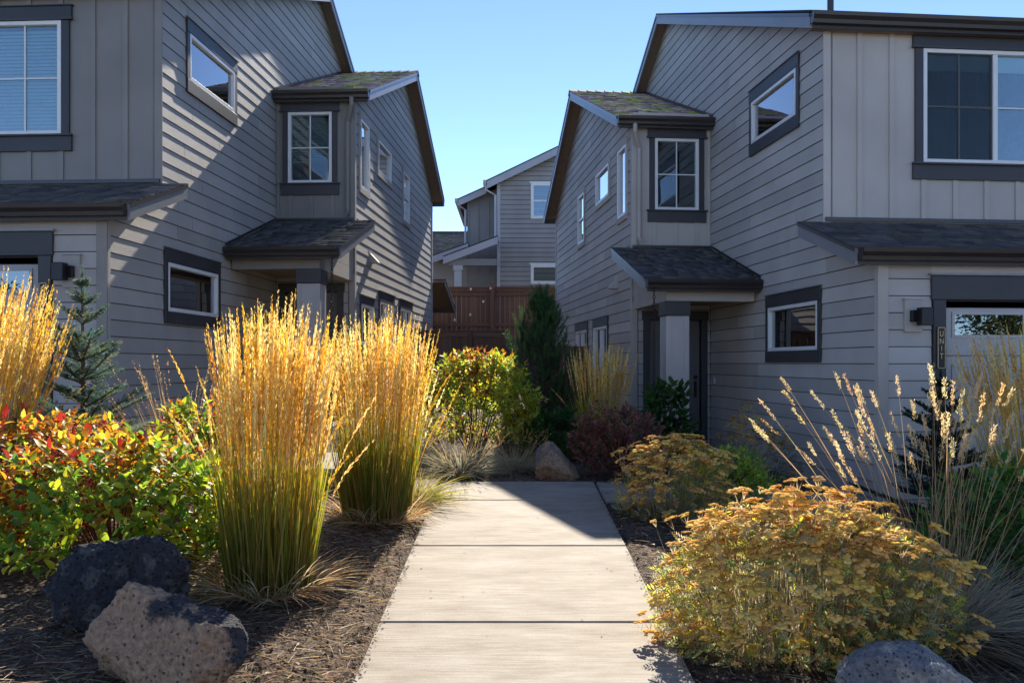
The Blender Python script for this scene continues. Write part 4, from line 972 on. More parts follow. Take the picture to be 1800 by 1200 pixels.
LV = [(0, 0, 0), (.3, .25, .06), (.3, 0, 0), (.3, -.25, .06), (.68, .19, .0), (.68, 0, -.06), (.68, -.19, .0), (1, 0, -.2)]
LF = [(0, 2, 1), (0, 3, 2), (1, 2, 5), (1, 5, 4), (2, 3, 6), (2, 6, 5), (4, 5, 7), (5, 6, 7)]
LV4 = [(0, 0, 0), (.45, .26, .05), (.45, -.26, .05), (1, 0, -.14), (.45, 0, -.02)]
LF4 = [(0, 4, 1), (0, 2, 4), (1, 4, 3), (4, 2, 3)]
def shrub(name, x, y, rx, ry, h, twigs, leaf, label, cat, seed, colour, per=9, stem='redstem', simple=True, group='leafy shrubs', single=0, low=.1, fill=.55, upright=.35, dz=0):
    """twigs spread through a lumpy dome; leaves sit in opposite pairs along each twig"""
    rng = np.random.default_rng(seed); o = root(name, x, y, label, cat, group, dz)
    a = rng.uniform(0, 2 * np.pi, twigs); u = rng.random(twigs); zz = low + (1 - low) * rng.random(twigs) ** .8
    prof = np.sqrt(np.clip(1 - ((zz - .42) / .60) ** 2, .03, 1)); rad = (fill + (1 - fill) * u ** .5) * prof
    lump = np.array([1 + .22 * noise.noise((math.cos(q) * 1.6 + seed, math.sin(q) * 1.6, w * 2.2)) + .16 * noise.noise((math.cos(q) * 4 + seed, math.sin(q) * 4, w * 5)) for q, w in zip(a, zz)])
    P = np.stack([rx * rad * lump * np.cos(a), ry * rad * lump * np.sin(a), h * zz * (.90 + .2 * (lump - 1) * 2)], 1)
    D = unit(np.stack([np.cos(a) * rad, np.sin(a) * rad, upright + zz * .8 + rng.normal(0, .25, twigs)], 1) + rng.normal(0, .22, (twigs, 3)))
    tl = leaf * rng.uniform(1.4, 2.6, twigs)
    # leaf pairs
    s = np.linspace(.15, 1.0, per); pos = P[:, None] + D[:, None] * (tl[:, None] * s[None])[..., None] - D[:, None] * (tl * .5)[:, None, None]
    sd = unit(np.cross(D, rng.normal(size=(twigs, 3)))); sd2 = np.cross(D, sd)
    k = np.arange(per); alt = np.where((k // 2) % 2 == 0, 1, 0)[None, :, None]; sg = np.where(k % 2 == 0, 1, -1)[None, :, None]
    out = (sd[:, None] * alt + sd2[:, None] * (1 - alt)) * sg
    tip = np.clip(s, 0, 1)[None, :, None] ** 3
    xd = unit(out * (1 - .55 * tip) + D[:, None] * (.45 + .8 * tip) + rng.normal(0, .18, (twigs, per, 3)) + np.array([0, 0, -.12]))
    upv = D[:, None] * .7 + np.array([0, 0, .6]) + rng.normal(0, .3, (twigs, per, 3))
    pos = pos.reshape(-1, 3); xd = xd.reshape(-1, 3); upv = upv.reshape(-1, 3); N = len(pos)
    sc = leaf * rng.uniform(.55, 1.15, N); rel = np.stack([pos[:, 0] / rx, pos[:, 1] / ry, pos[:, 2] / h], 1)
    inner = np.clip(1 - np.sqrt(rel[:, 0] ** 2 + rel[:, 1] ** 2), 0, 1)
    col = colour(rng, rel, inner, np.repeat(np.arange(twigs), per))
    ids = np.zeros(N, bool)
    if single:      # the leaves that show largest stand on their own
        front = np.argsort(pos[:, 1] - .5 * pos[:, 2] + rng.normal(0, .18, N))[:single]; ids[front] = True
        cache = {}
        for j in front:
            key = int(np.argmin(((LEAFCOL - col[j]) ** 2).sum(1)))
            if key not in cache:
                v = np.array(LV); me_o = npmesh('leaf', v, LF, M['leaf'], o, np.repeat(LEAFCOL[key][None], len(v), 0)); cache[key] = me_o.data; lo = me_o
            else:
                lo = bpy.data.objects.new('leaf', cache[key]); COL.objects.link(lo); lo.parent = o
            X = unit(xd[j]); Yv = unit(np.cross(upv[j], X)); Zv = np.cross(X, Yv); c = sc[j]
            lo.matrix_local = Matrix(((X[0] * c, Yv[0] * c, Zv[0] * c, pos[j][0]), (X[1] * c, Yv[1] * c, Zv[1] * c, pos[j][1]), (X[2] * c, Yv[2] * c, Zv[2] * c, pos[j][2]), (0, 0, 0, 1)))
    kp = ~ids
    V, F, C = scatter(LV4 if simple else LV, LF4 if simple else LF, pos[kp], xd[kp], upv[kp], sc[kp], col[kp])
    q = npmesh('foliage', V, F, M['leaf'], o, C); q['kind'] = 'stuff'
    # stems from the foot to some of the twigs
    mb = MB(); nb = min(46, twigs)
    for j in rng.choice(twigs, nb, False):
        p = P[j]; b = np.array([p[0] * .12, p[1] * .12, 0]); m = (b + p) / 2 + np.array([0, 0, .08 * h]) - np.array([p[0] * .12, p[1] * .12, 0])
        mb.tube([tuple(b), tuple(m), tuple(p + D[j] * tl[j] * .5)], [.007, .005, .0022], 5)
    br = mb.build('branches', M[stem], o); br['kind'] = 'stuff'
    return o
LEAFCOL = np.array([(.08, .17, .035), (.15, .27, .045), (.27, .37, .05), (.44, .46, .06), (.52, .40, .07), (.52, .25, .05), (.42, .13, .04), (.34, .05, .04), (.18, .035, .03), (.11, .22, .04), (.20, .31, .045), (.36, .37, .06)])
def pick(rng, cols, w, n, amt=.18):
    c = np.array(cols)[rng.choice(len(cols), n, p=np.array(w) / sum(w))]
    return np.clip(c * (1 + rng.normal(0, amt, (n, 1))), .004, .9)
def mixcol(rng, t, A, B, tw, amt=.18):
    """per-twig choice between palettes A and B with chance t"""
    n = len(t); nt = tw.max() + 1; r = rng.random(nt)[tw] * .8 + rng.random(n) * .2; ch = (r < t)[:, None]
    return np.where(ch, pick(rng, *A, n, amt), pick(rng, *B, n, amt))
GRN = ([(.09, .18, .035), (.17, .29, .045), (.32, .41, .05), (.50, .50, .06)], [2, 3, 3.4, 2.2])
ORG = ([(.52, .40, .07), (.52, .25, .05), (.42, .13, .04), (.34, .05, .04), (.18, .035, .03), (.36, .37, .06)], [3, 3.4, 2.4, 1.6, 1.4, 2.4])
def col_left(rng, rel, inner, tw):
    t = np.clip(.42 + .35 * (rel[:, 2] - .55) - .42 * rel[:, 0] + .25 * rel[:, 1] + .3 * (inner - .3), .04, .92)
    return mixcol(rng, t, ORG, GRN, tw)
def col_mid(rng, rel, inner, tw):
    t = np.clip(.20 + .8 * (inner - .25) - .15 * rel[:, 0], .05, .8)
    RED = ([(.42, .20, .04), (.28, .07, .04), (.46, .33, .06), (.18, .05, .03)], [3, 3, 2, 1.5])
    YG = ([(.44, .44, .06), (.30, .38, .06), (.54, .47, .07), (.17, .26, .05)], [4, 4, 2, 2])
    return mixcol(rng, t, RED, YG, tw)
def col_const(A):
    return lambda rng, rel, inner, tw: pick(rng, *A, len(tw))
shrub('turning_shrub', -2.52, 5.75, .92, .62, .78, 500, .086, 'broad shrub with green, orange and red leaves behind the dark boulder', 'shrub', 41, col_left, simple=False, single=280, low=.08)
shrub('turning_shrub', -3.55, 6.5, .95, .7, .84, 460, .080, 'orange-red shrub at the left edge below the golden grass', 'shrub', 42, lambda rng, rel, inner, tw: mixcol(rng, np.full(len(tw), .76), ORG, GRN, tw), simple=False)
shrub('turning_shrub', -2.32, 7.05, .50, .42, .92, 260, .075, 'yellow-green shrub with red twigs left of the tall golden grass', 'shrub', 43, lambda rng, rel, inner, tw: mixcol(rng, np.full(len(tw), .4), ORG, GRN, tw))
shrub('turning_shrub', -.46, 11.6, .82, .55, 1.36, 700, .085, 'round yellow-green shrub with red inner leaves before the low fence', 'shrub', 44, col_mid, low=.12)
DRK = ([(.26, .09, .085), (.34, .12, .10), (.18, .09, .075), (.28, .18, .11), (.14, .17, .08)], [4, 3, 3, 2, 1.4])
shrub('barberry_shrub', 1.18, 9.95, .50, .42, .76, 430, .062, 'dark red low shrub beside the rusty boulder', 'shrub', 45, col_const(DRK))
DG = ([(.04, .10, .025), (.06, .14, .03), (.03, .075, .02), (.12, .17, .04)], [4, 3, 3, 1])
shrub('green_shrub', .55, 11.4, .34, .28, .56, 150, .085, 'small dark green shrub in front of the pine', 'shrub', 46, col_const(DG), stem='bark')
shrub('green_shrub', 1.86, 10.9, .26, .24, 1.08, 110, .12, 'upright green leafy plant against the right porch post', 'shrub', 47, col_const(DG), stem='bark', low=.25, upright=.8)
YGR = ([(.24, .36, .06), (.42, .52, .07), (.60, .60, .08), (.14, .24, .04)], [4, 4, 2, 2])
shrub('green_shrub', 1.98, 8.6, .48, .40, .62, 420, .048, 'fine-leaved green spirea between the two golden yarrows', 'shrub', 48, col_const(YGR))
shrub('green_shrub', 3.18, 5.85, .52, .42, .86, 260, .095, 'bright green shrub at the right picture edge', 'shrub', 49, col_const(([(.06, .16, .03), (.09, .22, .04), (.04, .10, .02), (.2, .24, .04)], [4, 3, 3, 1])), stem='bark')

# ---- yarrow: flat domed flower clusters on branching stalks over ferny leaves
def head_mesh(seed, col):
    rng = np.random.default_rng(seed); V = []; F = []; C = []; m = rng.integers(11, 19)
    for i in range(m):
        a = rng.uniform(0, 2 * np.pi); r = .85 * math.sqrt(rng.random()); cx, cy = r * math.cos(a), r * math.sin(a) * .9; cz = .20 * (1 - r * r) + rng.normal(0, .035); w = rng.uniform(.20, .34); b = len(V); k = 7
        f = rng.uniform(.75, 1.2)
        for (q, hh) in ((1.0, -.05), (.93, .01), (.55, .055)):
            for j in range(k):
                t = 2 * np.pi * j / k + i; jj = 1 + rng.normal(0, .12); V.append((cx + w * q * jj * math.cos(t), cy + w * q * jj * math.sin(t), cz + hh + rng.normal(0, .018)))
        V.append((cx, cy, cz + .065)); V.append((cx, cy, cz - .10)); C += [np.array(col) * f] * (3 * k + 2)
        for l in range(2):
            for j in range(k): F += [(b + l * k + j, b + l * k + (j + 1) % k, b + (l + 1) * k + (j + 1) % k), (b + l * k + j, b + (l + 1) * k + (j + 1) % k, b + (l + 1) * k + j)]
        for j in range(k): F += [(b + 2 * k + j, b + 2 * k + (j + 1) % k, b + 3 * k), (b + (j + 1) % k, b + j, b + 3 * k + 1)]
    return V, F, np.array(C)
HEADS = []
for i, c in enumerate([(.64, .44, .17), (.68, .48, .20), (.58, .38, .16), (.70, .52, .20), (.66, .43, .13), (.72, .55, .17), (.56, .39, .19), (.68, .46, .14)]):
    HEADS.append(head_mesh(60 + i, tuple(q * f for q, f in zip(c, (1.42, 1.27, .92)))))
def yarrow(x, y, rx, ry, h, n, size, label, seed, singles=300, foliage_n=900, leafcol=None, tone=1.0, low=.06, loose=0.0):
    rng = np.random.default_rng(seed); o = root('yarrow', x, y, label, 'flowering plant', 'dried golden yarrow plants')
    a = np.where(rng.random(n) < .35, -np.pi * rng.random(n), rng.uniform(0, 2 * np.pi, n)); zz = low + (1 - low) * rng.random(n) ** .95
    prof = np.sqrt(np.clip(1 - ((zz - .28) / .74) ** 2, .02, 1)); rad = prof * (1 - .30 * rng.random(n) ** 1.6)
    top = rng.random(n) < .48; rad[top] *= np.sqrt(rng.random(top.sum())); zz[top] = (.66 + .28 * (1 - rad[top])) * rng.uniform(.86, 1.12 + loose, top.sum())
    lump = np.array([1 + .26 * noise.noise((math.cos(q) * 2 + seed, math.sin(q) * 2, w * 3)) + .12 * noise.noise((math.cos(q) * 6, math.sin(q) * 6 + seed, w * 7)) for q, w in zip(a, zz)])
    P = np.stack([rx * rad * lump * np.cos(a), ry * rad * lump * np.sin(a), h * zz * (.55 + .45 * lump)], 1)
    N_ = unit(np.stack([np.cos(a) * rad * .34, np.sin(a) * rad * .34, np.full(n, .9)], 1) + rng.normal(0, .14, (n, 3)))
    sc = size * rng.uniform(.45, 1.3, n); kind = rng.integers(0, len(HEADS), n); sp = rng.uniform(0, 6.28, n)
    X = unit(np.cross(N_, np.stack([np.cos(sp), np.sin(sp), np.zeros(n)], 1))); Y = np.cross(N_, X)
    order = np.argsort(P[:, 1] - .6 * P[:, 2]); big = set(order[:singles].tolist()); cache = {}; parts = []
    for j in range(n):
        V, F, C = HEADS[kind[j]]
        if j in big:
            if kind[j] not in cache:
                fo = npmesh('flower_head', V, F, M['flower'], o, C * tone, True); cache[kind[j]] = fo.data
            else:
                fo = bpy.data.objects.new('flower_head', cache[kind[j]]); COL.objects.link(fo); fo.parent = o
            c = sc[j]; fo.matrix_local = Matrix([[X[j][i] * c, Y[j][i] * c, N_[j][i] * c, P[j][i]] for i in range(3)] + [[0, 0, 0, 1]])
        else:
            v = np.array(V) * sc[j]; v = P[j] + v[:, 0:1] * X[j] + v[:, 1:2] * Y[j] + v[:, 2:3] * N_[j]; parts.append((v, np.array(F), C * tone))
    if parts:
        V, F, C = join(parts); q = npmesh('flower_heads', V, F, M['flower'], o, C, True); q['kind'] = 'stuff'
    # stalks: main stalk plus three rays under the cluster
    B = np.stack([P[:, 0] * .72, P[:, 1] * .72, np.zeros(n)], 1); fork = P - N_ * (sc * 1.25)[:, None]
    ds = fork - B; ln = np.linalg.norm(ds, axis=1); c0 = vary(rng, [(.42, .34, .22), (.50, .38, .26), (.38, .38, .22)], n, .15)
    V1, F1, C1, _ = ribbons(B, ds, ln, np.full(n, .0040), np.zeros(n), 3, c0 * .6, c0 * 1.2, rng); ps = [(V1, F1, C1)]
    for k in range(4):
        t = sp + k * 1.57; e = P + X * (np.cos(t) * sc * .6)[:, None] + Y * (np.sin(t) * sc * .6)[:, None]; d2 = e - fork
        V1, F1, C1, _ = ribbons(fork, d2, np.linalg.norm(d2, axis=1), np.full(n, .0036), np.zeros(n), 2, c0 * 1.2, c0 * 1.3, rng); ps.append((V1, F1, C1))
    V, F, C = join(ps); q = npmesh('stalks', V, F, M['grass'], o, C); q['kind'] = 'stuff'
    # ferny leaves: rachis with narrow leaflets
    m = foliage_n; a = rng.uniform(0, 2 * np.pi, m); zz = rng.random(m) ** 1.2 * .88; pr = np.sqrt(np.clip(1 - ((zz - .25) / .72) ** 2, .02, 1)) * (.35 + .60 * rng.random(m) ** .5)
    Q = np.stack([rx * pr * np.cos(a), ry * pr * np.sin(a), h * zz], 1); D = unit(np.stack([np.cos(a), np.sin(a), rng.uniform(-.1, 1.0, m)], 1) + rng.normal(0, .35, (m, 3)))
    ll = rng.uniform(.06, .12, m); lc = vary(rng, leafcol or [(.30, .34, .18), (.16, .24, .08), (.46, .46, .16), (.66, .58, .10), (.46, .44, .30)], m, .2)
    k = 12; s = np.linspace(.1, 1, k); pos = Q[:, None] + D[:, None] * (ll[:, None] * s[None])[..., None]; sd = unit(np.cross(D, rng.normal(size=(m, 3))))
    sg = np.where(np.arange(k) % 2 == 0, 1, -1)[None, :, None]; xd = unit(sd[:, None] * sg + D[:, None] * .7); wl = np.sin(np.pi * (s * .8 + .15))[None] * ll[:, None] * .34
    V, F, C = scatter([(0, 0, 0), (.5, .5, .06), (1, 0, 0), (.5, -.5, .06)], [(0, 1, 2, 3)], pos.reshape(-1, 3), xd.reshape(-1, 3), rng.normal(size=(m * k, 3)), wl.ravel(), np.repeat(lc, k, 0), wl.ravel() * .32)
    q = npmesh('ferny_leaves', V, F, M['leaf'], o, C); q['kind'] = 'stuff'
yarrow(1.54, 4.78, .82, .54, .74, 900, .050, 'broad dried golden yarrow covering the path edge at right', 71, 300, 2600, loose=.16)
yarrow(1.42, 7.95, .54, .44, .70, 330, .056, 'smaller golden yarrow at the corner of the path end', 72, 260, 500, tone=.95)
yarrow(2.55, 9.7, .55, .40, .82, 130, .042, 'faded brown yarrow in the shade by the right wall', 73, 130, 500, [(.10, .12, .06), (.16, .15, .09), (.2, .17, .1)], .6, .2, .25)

# ---- conifers
def needles(rng, P, D, Ln, per, nl, nw, cols, flat=.0, fwd=.8):
    """needles all round each shoot"""
    n = len(P); s = rng.random((n, per)); pos = P[:, None] + D[:, None] * (Ln[:, None] * s)[..., None]
    rd = rng.normal(size=(n, per, 3)); rd = unit(rd - D[:, None] * (rd * D[:, None]).sum(-1, keepdims=True)); rd[..., 2] += .25
    xd = unit(D[:, None] * fwd + rd); c = np.repeat(cols, per, 0) * rng.uniform(.75, 1.25, (n * per, 1))
    ln = rng.uniform(.75, 1.1, n * per) * nl
    return scatter([(0, .5, 0), (0, -.5, 0), (1, 0, 0)], [(0, 1, 2)], pos.reshape(-1, 3), xd.reshape(-1, 3), rng.normal(size=(n * per, 3)), ln, c, np.full(n * per, nw))
def spruce(x, y, h, rmax, label, seed, cols, tiers=11, droop=.05, name='spruce_tree', skew=0):
    rng = np.random.default_rng(seed); o = root(name, x, y, label, 'conifer', 'young conifers'); mb = MB(); mb.tube([(0, 0, -.05), (.01, 0, h * .5), (0, 0, h)], [.030, .020, .006], 7)
    Ps = []; Ds = []; Ls = []
    for t in range(tiers):
        f = t / (tiers - 1); z = h * (.05 + .88 * f ** .92); L = rmax * (1 - f) ** .85 * rng.uniform(.86, 1.1) + .05; nb = 10 if f < .7 else 7
        for b in range(nb):
            a = 2 * np.pi * (b + rng.uniform(-.25, .25)) / nb + t * .7; ll = L * rng.uniform(.5, 1.2) * (1 + skew * math.cos(a)); d = np.array([math.cos(a), math.sin(a), .12 + .5 * f + rng.normal(0, .10)]); z += rng.normal(0, .012); d /= np.linalg.norm(d)
            tip = np.array([0, 0, z]) + d * ll + np.array([0, 0, .10 * ll]); p0 = np.array([0, 0, z]); md = (p0 + tip) / 2 - np.array([0, 0, droop * ll])
            mb.tube([tuple(p0), tuple(md), tuple(tip)], [.009, .006, .003], 4)
            ns = max(2, int(ll / .05))
            for i in range(ns + 1):
                u = .18 + .82 * i / ns; q = p0 * (1 - u) ** 2 + 2 * md * u * (1 - u) + tip * u * u; tan = 2 * (1 - u) * (md - p0) + 2 * u * (tip - md); tan /= np.linalg.norm(tan); sdv = np.cross(tan, [0, 0, 1]); sdv /= np.linalg.norm(sdv)
                Ps.append(q - tan * .03); Ds.append(tan); Ls.append(.075)
                if i < ns:
                    for sgn in (-1, 1):
                        dd = tan * .75 + sdv * sgn * rng.uniform(.6, 1) + np.array([0, 0, rng.uniform(-.1, .22)]); Ps.append(q); Ds.append(dd / np.linalg.norm(dd)); Ls.append(min(.16, .05 + .42 * ll * (1 - u)) * rng.uniform(.7, 1.2))
    for i in range(8): Ps.append(np.array([0, 0, h * (.86 + .02 * i)])); Ds.append(np.array([0, 0, 1.])); Ls.append(.06)
    Ps = np.array(Ps); Ds = unit(np.array(Ds)); Ls = np.array(Ls)
    V, F, C = needles(rng, Ps, Ds, Ls, 85, .025, .0046, vary(rng, np.array(cols), len(Ps), .2))
    nn = npmesh('needles', V, F, M['needle'], o, C); nn['kind'] = 'stuff'; mb.build('trunk', M['bark'], o)
spruce(-3.66, 7.75, 1.90, .62, 'young blue-green spruce before the left garage corner', 81, [(.15, .23, .19), (.19, .28, .24), (.11, .18, .13), (.24, .28, .17)])
spruce(4.12, 8.75, 1.38, .62, 'dark young spruce behind the seed-head grass by the right wall', 82, [(.028, .055, .040), (.04, .07, .05), (.022, .045, .032)], 9)
def pine(x, y, h, label, seed):
    rng = np.random.default_rng(seed); o = root('pine_tree', x, y, label, 'conifer', 'young conifers'); mb = MB(); mb.tube([(0, 0, -.05), (.02, 0, h * .5), (0, 0, h * .96)], [.05, .035, .01], 8)
    Ps = []; Ds = []; Ls = []
    n = 250
    for i in range(n):
        f = rng.random() ** .85; z = h * (.05 + .90 * f); rm = .70 * min(1, .6 + 2 * f) * (1 - f) ** .6 + .04; a = rng.uniform(0, 6.283); r = rm * (.35 + .65 * math.sqrt(rng.random())) * (1 + .18 * math.sin(3 * a + 5 * f))
        b = np.array([0, 0, max(.05, z - r * .9)]); t = np.array([r * math.cos(a), r * math.sin(a), z]); m_ = np.array([r * .75 * math.cos(a), r * .75 * math.sin(a), b[2] * .6 + t[2] * .4])
        mb.tube([tuple(b), tuple(m_), tuple(t)], [.012, .008, .004], 4); d = t - m_; d /= np.linalg.norm(d); d = d * .6 + np.array([0, 0, .8]); d /= np.linalg.norm(d)
        for j in range(3):
            dd = d + rng.normal(0, .22, 3); Ps.append(t - d * .08 * j); Ds.append(dd / np.linalg.norm(dd)); Ls.append(rng.uniform(.12, .22))
    for i in range(6): Ps.append(np.array([rng.normal(0, .03), rng.normal(0, .03), h * (.86 + .02 * i)])); Ds.append(np.array([rng.normal(0, .15), rng.normal(0, .15), 1.])); Ls.append(.18)
    Ps = np.array(Ps); Ds = unit(np.array(Ds)); Ls = np.array(Ls)
    V, F, C = needles(rng, Ps, Ds, Ls, 80, .062, .0052, vary(rng, [(.06, .13, .045), (.08, .16, .05), (.04, .09, .035)], len(Ps), .2), fwd=1.0)
    nn = npmesh('needles', V, F, M['needle'], o, C); nn['kind'] = 'stuff'; mb.build('trunk', M['bark'], o)
pine(.42, 13.0, 2.18, 'dark green bushy pine in the middle between the houses', 85)

# ------------------------------------------------------------------ boulders
def boulder(x, y, rx, ry, rz, label, mat, seed, planes=11, rz_rot=0, sink=.25, rough=1.0, group='landscape boulders', tops=()):
    bm = bmesh.new(); bmesh.ops.create_icosphere(bm, subdivisions=6, radius=1); rg = random.Random(seed); pl = []
    for i in range(planes):
        n = Vector((rg.gauss(0, 1), rg.gauss(0, 1), rg.gauss(.15, .8))).normalized(); pl.append((n, rg.uniform(.58, .86)))
    for n, d in tops: pl.append((Vector(n).normalized(), d))
    off = Vector((seed * 3.1, seed * 1.7, 0))
    for v in bm.verts:
        d = v.co.normalized(); r = 1.05
        for n, q in pl:
            c = d.dot(n)
            if c > .05: r = min(r, q / c)
        p = d * r; k = 1 + rough * (.07 * noise.noise(p * 1.8 + off) - .075 * abs(noise.noise(p * 3.4 + off)) + .03 - .06 * abs(noise.noise(p * 8 + off)) + .022 * noise.noise(p * 22 + off) + .010 * noise.noise(p * 48 + off))
        p = p * k; v.co = (p.x * rx, p.y * ry, p.z * rz)
    me = bpy.data.meshes.new('boulder'); bm.to_mesh(me); bm.free()
    for f in me.polygons: f.use_smooth = True
    o = link('boulder', me, None, [mat]); o.location = (x, y, gz(x, y) + rz * (1 - sink) - .06); o.rotation_euler = (0, 0, R(rz_rot)); tag(o, label, 'boulder', group); return o
boulder(-2.02, 4.75, .40, .30, .30, 'large dark pitted basalt boulder below the turning shrub', M['rock_dark'], 3, 14, 10, .3, 1.9)
boulder(-1.50, 4.05, .37, .28, .33, 'tan-faced boulder in the lower left corner with dark crust', M['rock_tan'], 8, 10, -8, .35, 1.5, tops=[((-.25, -.95, .35), .55)])
boulder(.44, 9.80, .31, .24, .25, 'pointed rusty boulder at the end of the path', M['rock_rust'], 12, 8, 5, .3, 1.0, tops=[((.75, -.3, .55), .5), ((-.85, -.2, .45), .6)])
boulder(1.80, 4.05, .33, .26, .19, 'smooth grey boulder below the golden yarrow', M['rock_grey'], 15, 12, 0, .3, .8)
boulder(2.72, 4.75, .30, .24, .16, 'low brown rock at the right picture edge', M['rock_brown'], 18, 12, 30, .35, .8)
for i, (x, y, s) in enumerate(((-1.05, 4.02, .05), (-.98, 3.9, .035), (-1.12, 3.86, .03))):
    boulder(x, y, s * 1.2, s, s * .8, ('small brown stone by the tan boulder, largest of three', 'small brown stone by the tan boulder, nearest the path', 'small brown stone by the tan boulder, closest to it')[i], M['rock_brown'], 30 + i, 8, 20 * i, .3, .6, 'small stones')

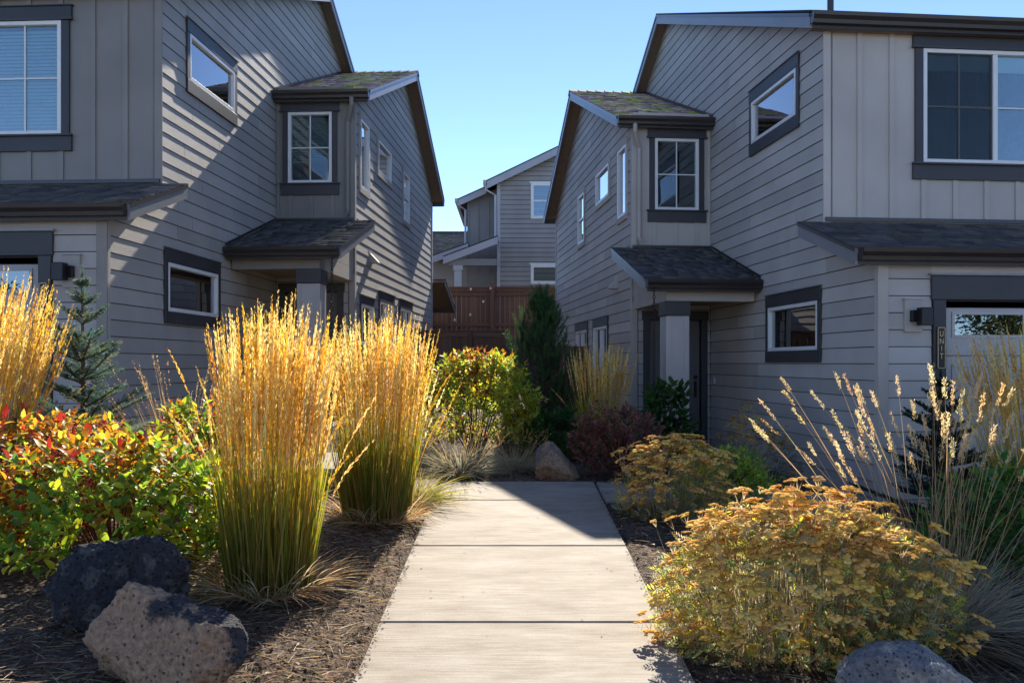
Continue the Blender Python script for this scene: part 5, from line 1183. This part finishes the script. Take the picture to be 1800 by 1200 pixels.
# ------------------------------------------------------------------ mulch chips, straw and fallen leaves
def litter():
    rng = np.random.default_rng(91); N = 62000
    y = 2.6 + 10.5 * rng.random(N) ** 1.7; x = rng.uniform(-1, 1, N) * (1.0 + y * .62); ok = np.abs(x - PC) > .805 - .02 * (rng.random(N) < .5)
    x, y = x[ok], y[ok]; N = len(x); z = np.array([gz(a, b) + .03 * noise.noise((a * 2.2, b * 2.2, 0)) + .012 * noise.noise((a * 7, b * 7, 3)) - .02 for a, b in zip(x, y)])
    P = np.stack([x, y, z + rng.uniform(.0, .016, N)], 1); a = rng.uniform(0, 6.28, N); D = np.stack([np.cos(a), np.sin(a), rng.normal(0, .22, N)], 1); up = np.stack([rng.normal(0, .35, N), rng.normal(0, .35, N), np.ones(N)], 1)
    c = pick(rng, [(.03, .022, .018), (.07, .048, .036), (.12, .085, .06), (.21, .15, .105), (.32, .24, .17)], [2.6, 3.6, 3.2, 2.2, 1.2], N, .25); ln = rng.uniform(.012, .045, N)
    V, F, C = scatter([(-.5, -.4, 0), (.45, -.5, .12), (.5, .45, 0), (-.45, .5, .1)], [(0, 1, 2, 3)], P, D, up, ln, c, ln * rng.uniform(.2, .42, N))
    o = npmesh('mulch_chips', V, F, M['chip'], None, C); tag(o, 'loose dark bark mulch chips over the planting beds', 'mulch', kind='stuff')
    n = 11000; y = 2.8 + 8 * rng.random(n) ** 1.5; x = np.where(rng.random(n) < .66, -.78 - 1.9 * rng.random(n) ** 1.3, .95 + 2.6 * rng.random(n)); 
    P = np.array([(a, b, gz(a, b) + .012) for a, b in zip(x, y)]); a = rng.uniform(0, 6.28, n); D = np.stack([np.cos(a), np.sin(a), rng.uniform(.0, .22, n)], 1)
    c = vary(rng, [(.36, .27, .16), (.28, .2, .11), (.44, .36, .25), (.2, .14, .09)], n, .2)
    V, F, C, _ = ribbons(P, D, rng.uniform(.04, .17, n), rng.uniform(.002, .0042, n), rng.uniform(0, .15, n), 3, c, c, rng)
    o = npmesh('straw_litter', V, F, M['grass'], None, C); tag(o, 'dry straw scattered on the mulch', 'straw', kind='stuff')
    n = 170; x = np.where(rng.random(n) < .8, -rng.uniform(.85, 3.6, n), rng.uniform(.95, 3, n)); y = rng.uniform(3.2, 8.5, n); P = np.array([(a, b, gz(a, b) + .015) for a, b in zip(x, y)]); a = rng.uniform(0, 6.28, n)
    V, F, C = scatter(LV, LF, P, np.stack([np.cos(a), np.sin(a), rng.normal(0, .15, n)], 1), np.stack([rng.normal(0, .3, n), rng.normal(0, .3, n), np.ones(n)], 1), rng.uniform(.03, .055, n), pick(rng, [(.28, .10, .04), (.22, .06, .03), (.34, .2, .08)], [2, 1, 2], n))
    o = npmesh('fallen_leaves', V, F, M['leaf'], None, C); tag(o, 'fallen brown and orange leaves on the mulch', 'leaves', kind='stuff')
    n = 1500; side = rng.random(n) < .5; q = .803 - np.abs(rng.normal(0, .022, n)); x = np.where(side, PC - q, PC + q); y = rng.uniform(2.8, 9.4, n); P = np.stack([x, y, np.array([pz(v) for v in y]) + .004 - np.where(q > .785, .012, 0)], 1); a = rng.uniform(0, 6.28, n)
    ln = rng.uniform(.006, .026, n); V, F, C = scatter([(-.5, -.4, 0), (.45, -.5, .12), (.5, .45, 0), (-.45, .5, .1)], [(0, 1, 2, 3)], P, np.stack([np.cos(a), np.sin(a), rng.normal(0, .1, n)], 1), np.stack([rng.normal(0, .2, n), rng.normal(0, .2, n), np.ones(n)], 1), ln, pick(rng, [(.05, .036, .028), (.10, .07, .05), (.2, .15, .1), (.3, .23, .15)], [3, 3, 2, 1], n, .2), ln * rng.uniform(.2, .4, n))
    o = npmesh('spilled_mulch', V, F, M['chip'], None, C); tag(o, 'mulch crumbs spilled over the edges of the path', 'mulch', kind='stuff')
    n = 26; P = np.array([(PC + rng.uniform(-.7, .7), q, 0) for q in rng.uniform(3.6, 9.2, n)]); P[:, 2] = [pz(q) + .004 for q in P[:, 1]]; a = rng.uniform(0, 6.28, n); c = vary(rng, [(.1, .07, .05), (.2, .14, .08)], n, .2)
    V, F, C = scatter([(-.5, -.4, 0), (.45, -.5, .12), (.5, .45, 0), (-.45, .5, .1)], [(0, 1, 2, 3)], P, np.stack([np.cos(a), np.sin(a), 0 * a], 1), np.tile([0, 0, 1.], (n, 1)), rng.uniform(.008, .03, n), c, rng.uniform(.004, .010, n))
    o = npmesh('path_crumbs', V, F, M['chip'], None, C); tag(o, 'tiny plant crumbs fallen on the concrete path', 'debris', kind='stuff')
litter()

def street_tree(x, y, h, label, seed):
    rng = np.random.default_rng(seed); o = root('street_tree', x, y, label, 'tree', 'trees across the street'); mb = MB(); mb.tube([(0, 0, -.1), (.05, 0, h * .35), (0, .05, h * .8)], [.16, .12, .04], 8)
    N = 3500; d = unit(rng.normal(size=(N, 3))); rr = rng.random(N) ** .4; P = d * rr[:, None] * np.array([h * .30, h * .30, h * .36]) * (1 + .25 * np.sin(d[:, 0:1] * 5 + seed) * np.cos(d[:, 2:3] * 6)); P[:, 2] += h * .62
    for j in range(9): mb.tube([(0, 0, h * (.3 + .04 * j)), tuple(P[j] * .8 + np.array([0, 0, h * .12]))], [.05, .01], 5)
    V, F, C = scatter(LV4, LF4, P, rng.normal(size=(N, 3)), rng.normal(size=(N, 3)), rng.uniform(.14, .28, N), pick(rng, [(.05, .09, .02), (.09, .12, .03), (.16, .12, .03)], [3, 3, 1], N))
    q = npmesh('crown', V, F, M['leaf'], o, C); q['kind'] = 'stuff'; mb.build('trunk', M['bark'], o)
for i, (x, y, h, l) in enumerate(((23.5, -12, 6.5, 'leafy street tree mirrored in the right garage glass'), (-24, -14, 5.5, 'leafy street tree mirrored in the left garage glass'), (29, -17, 7.0, 'leafy street tree beside the far right driveway across the street'))): street_tree(x, y, h, l, 120 + i)
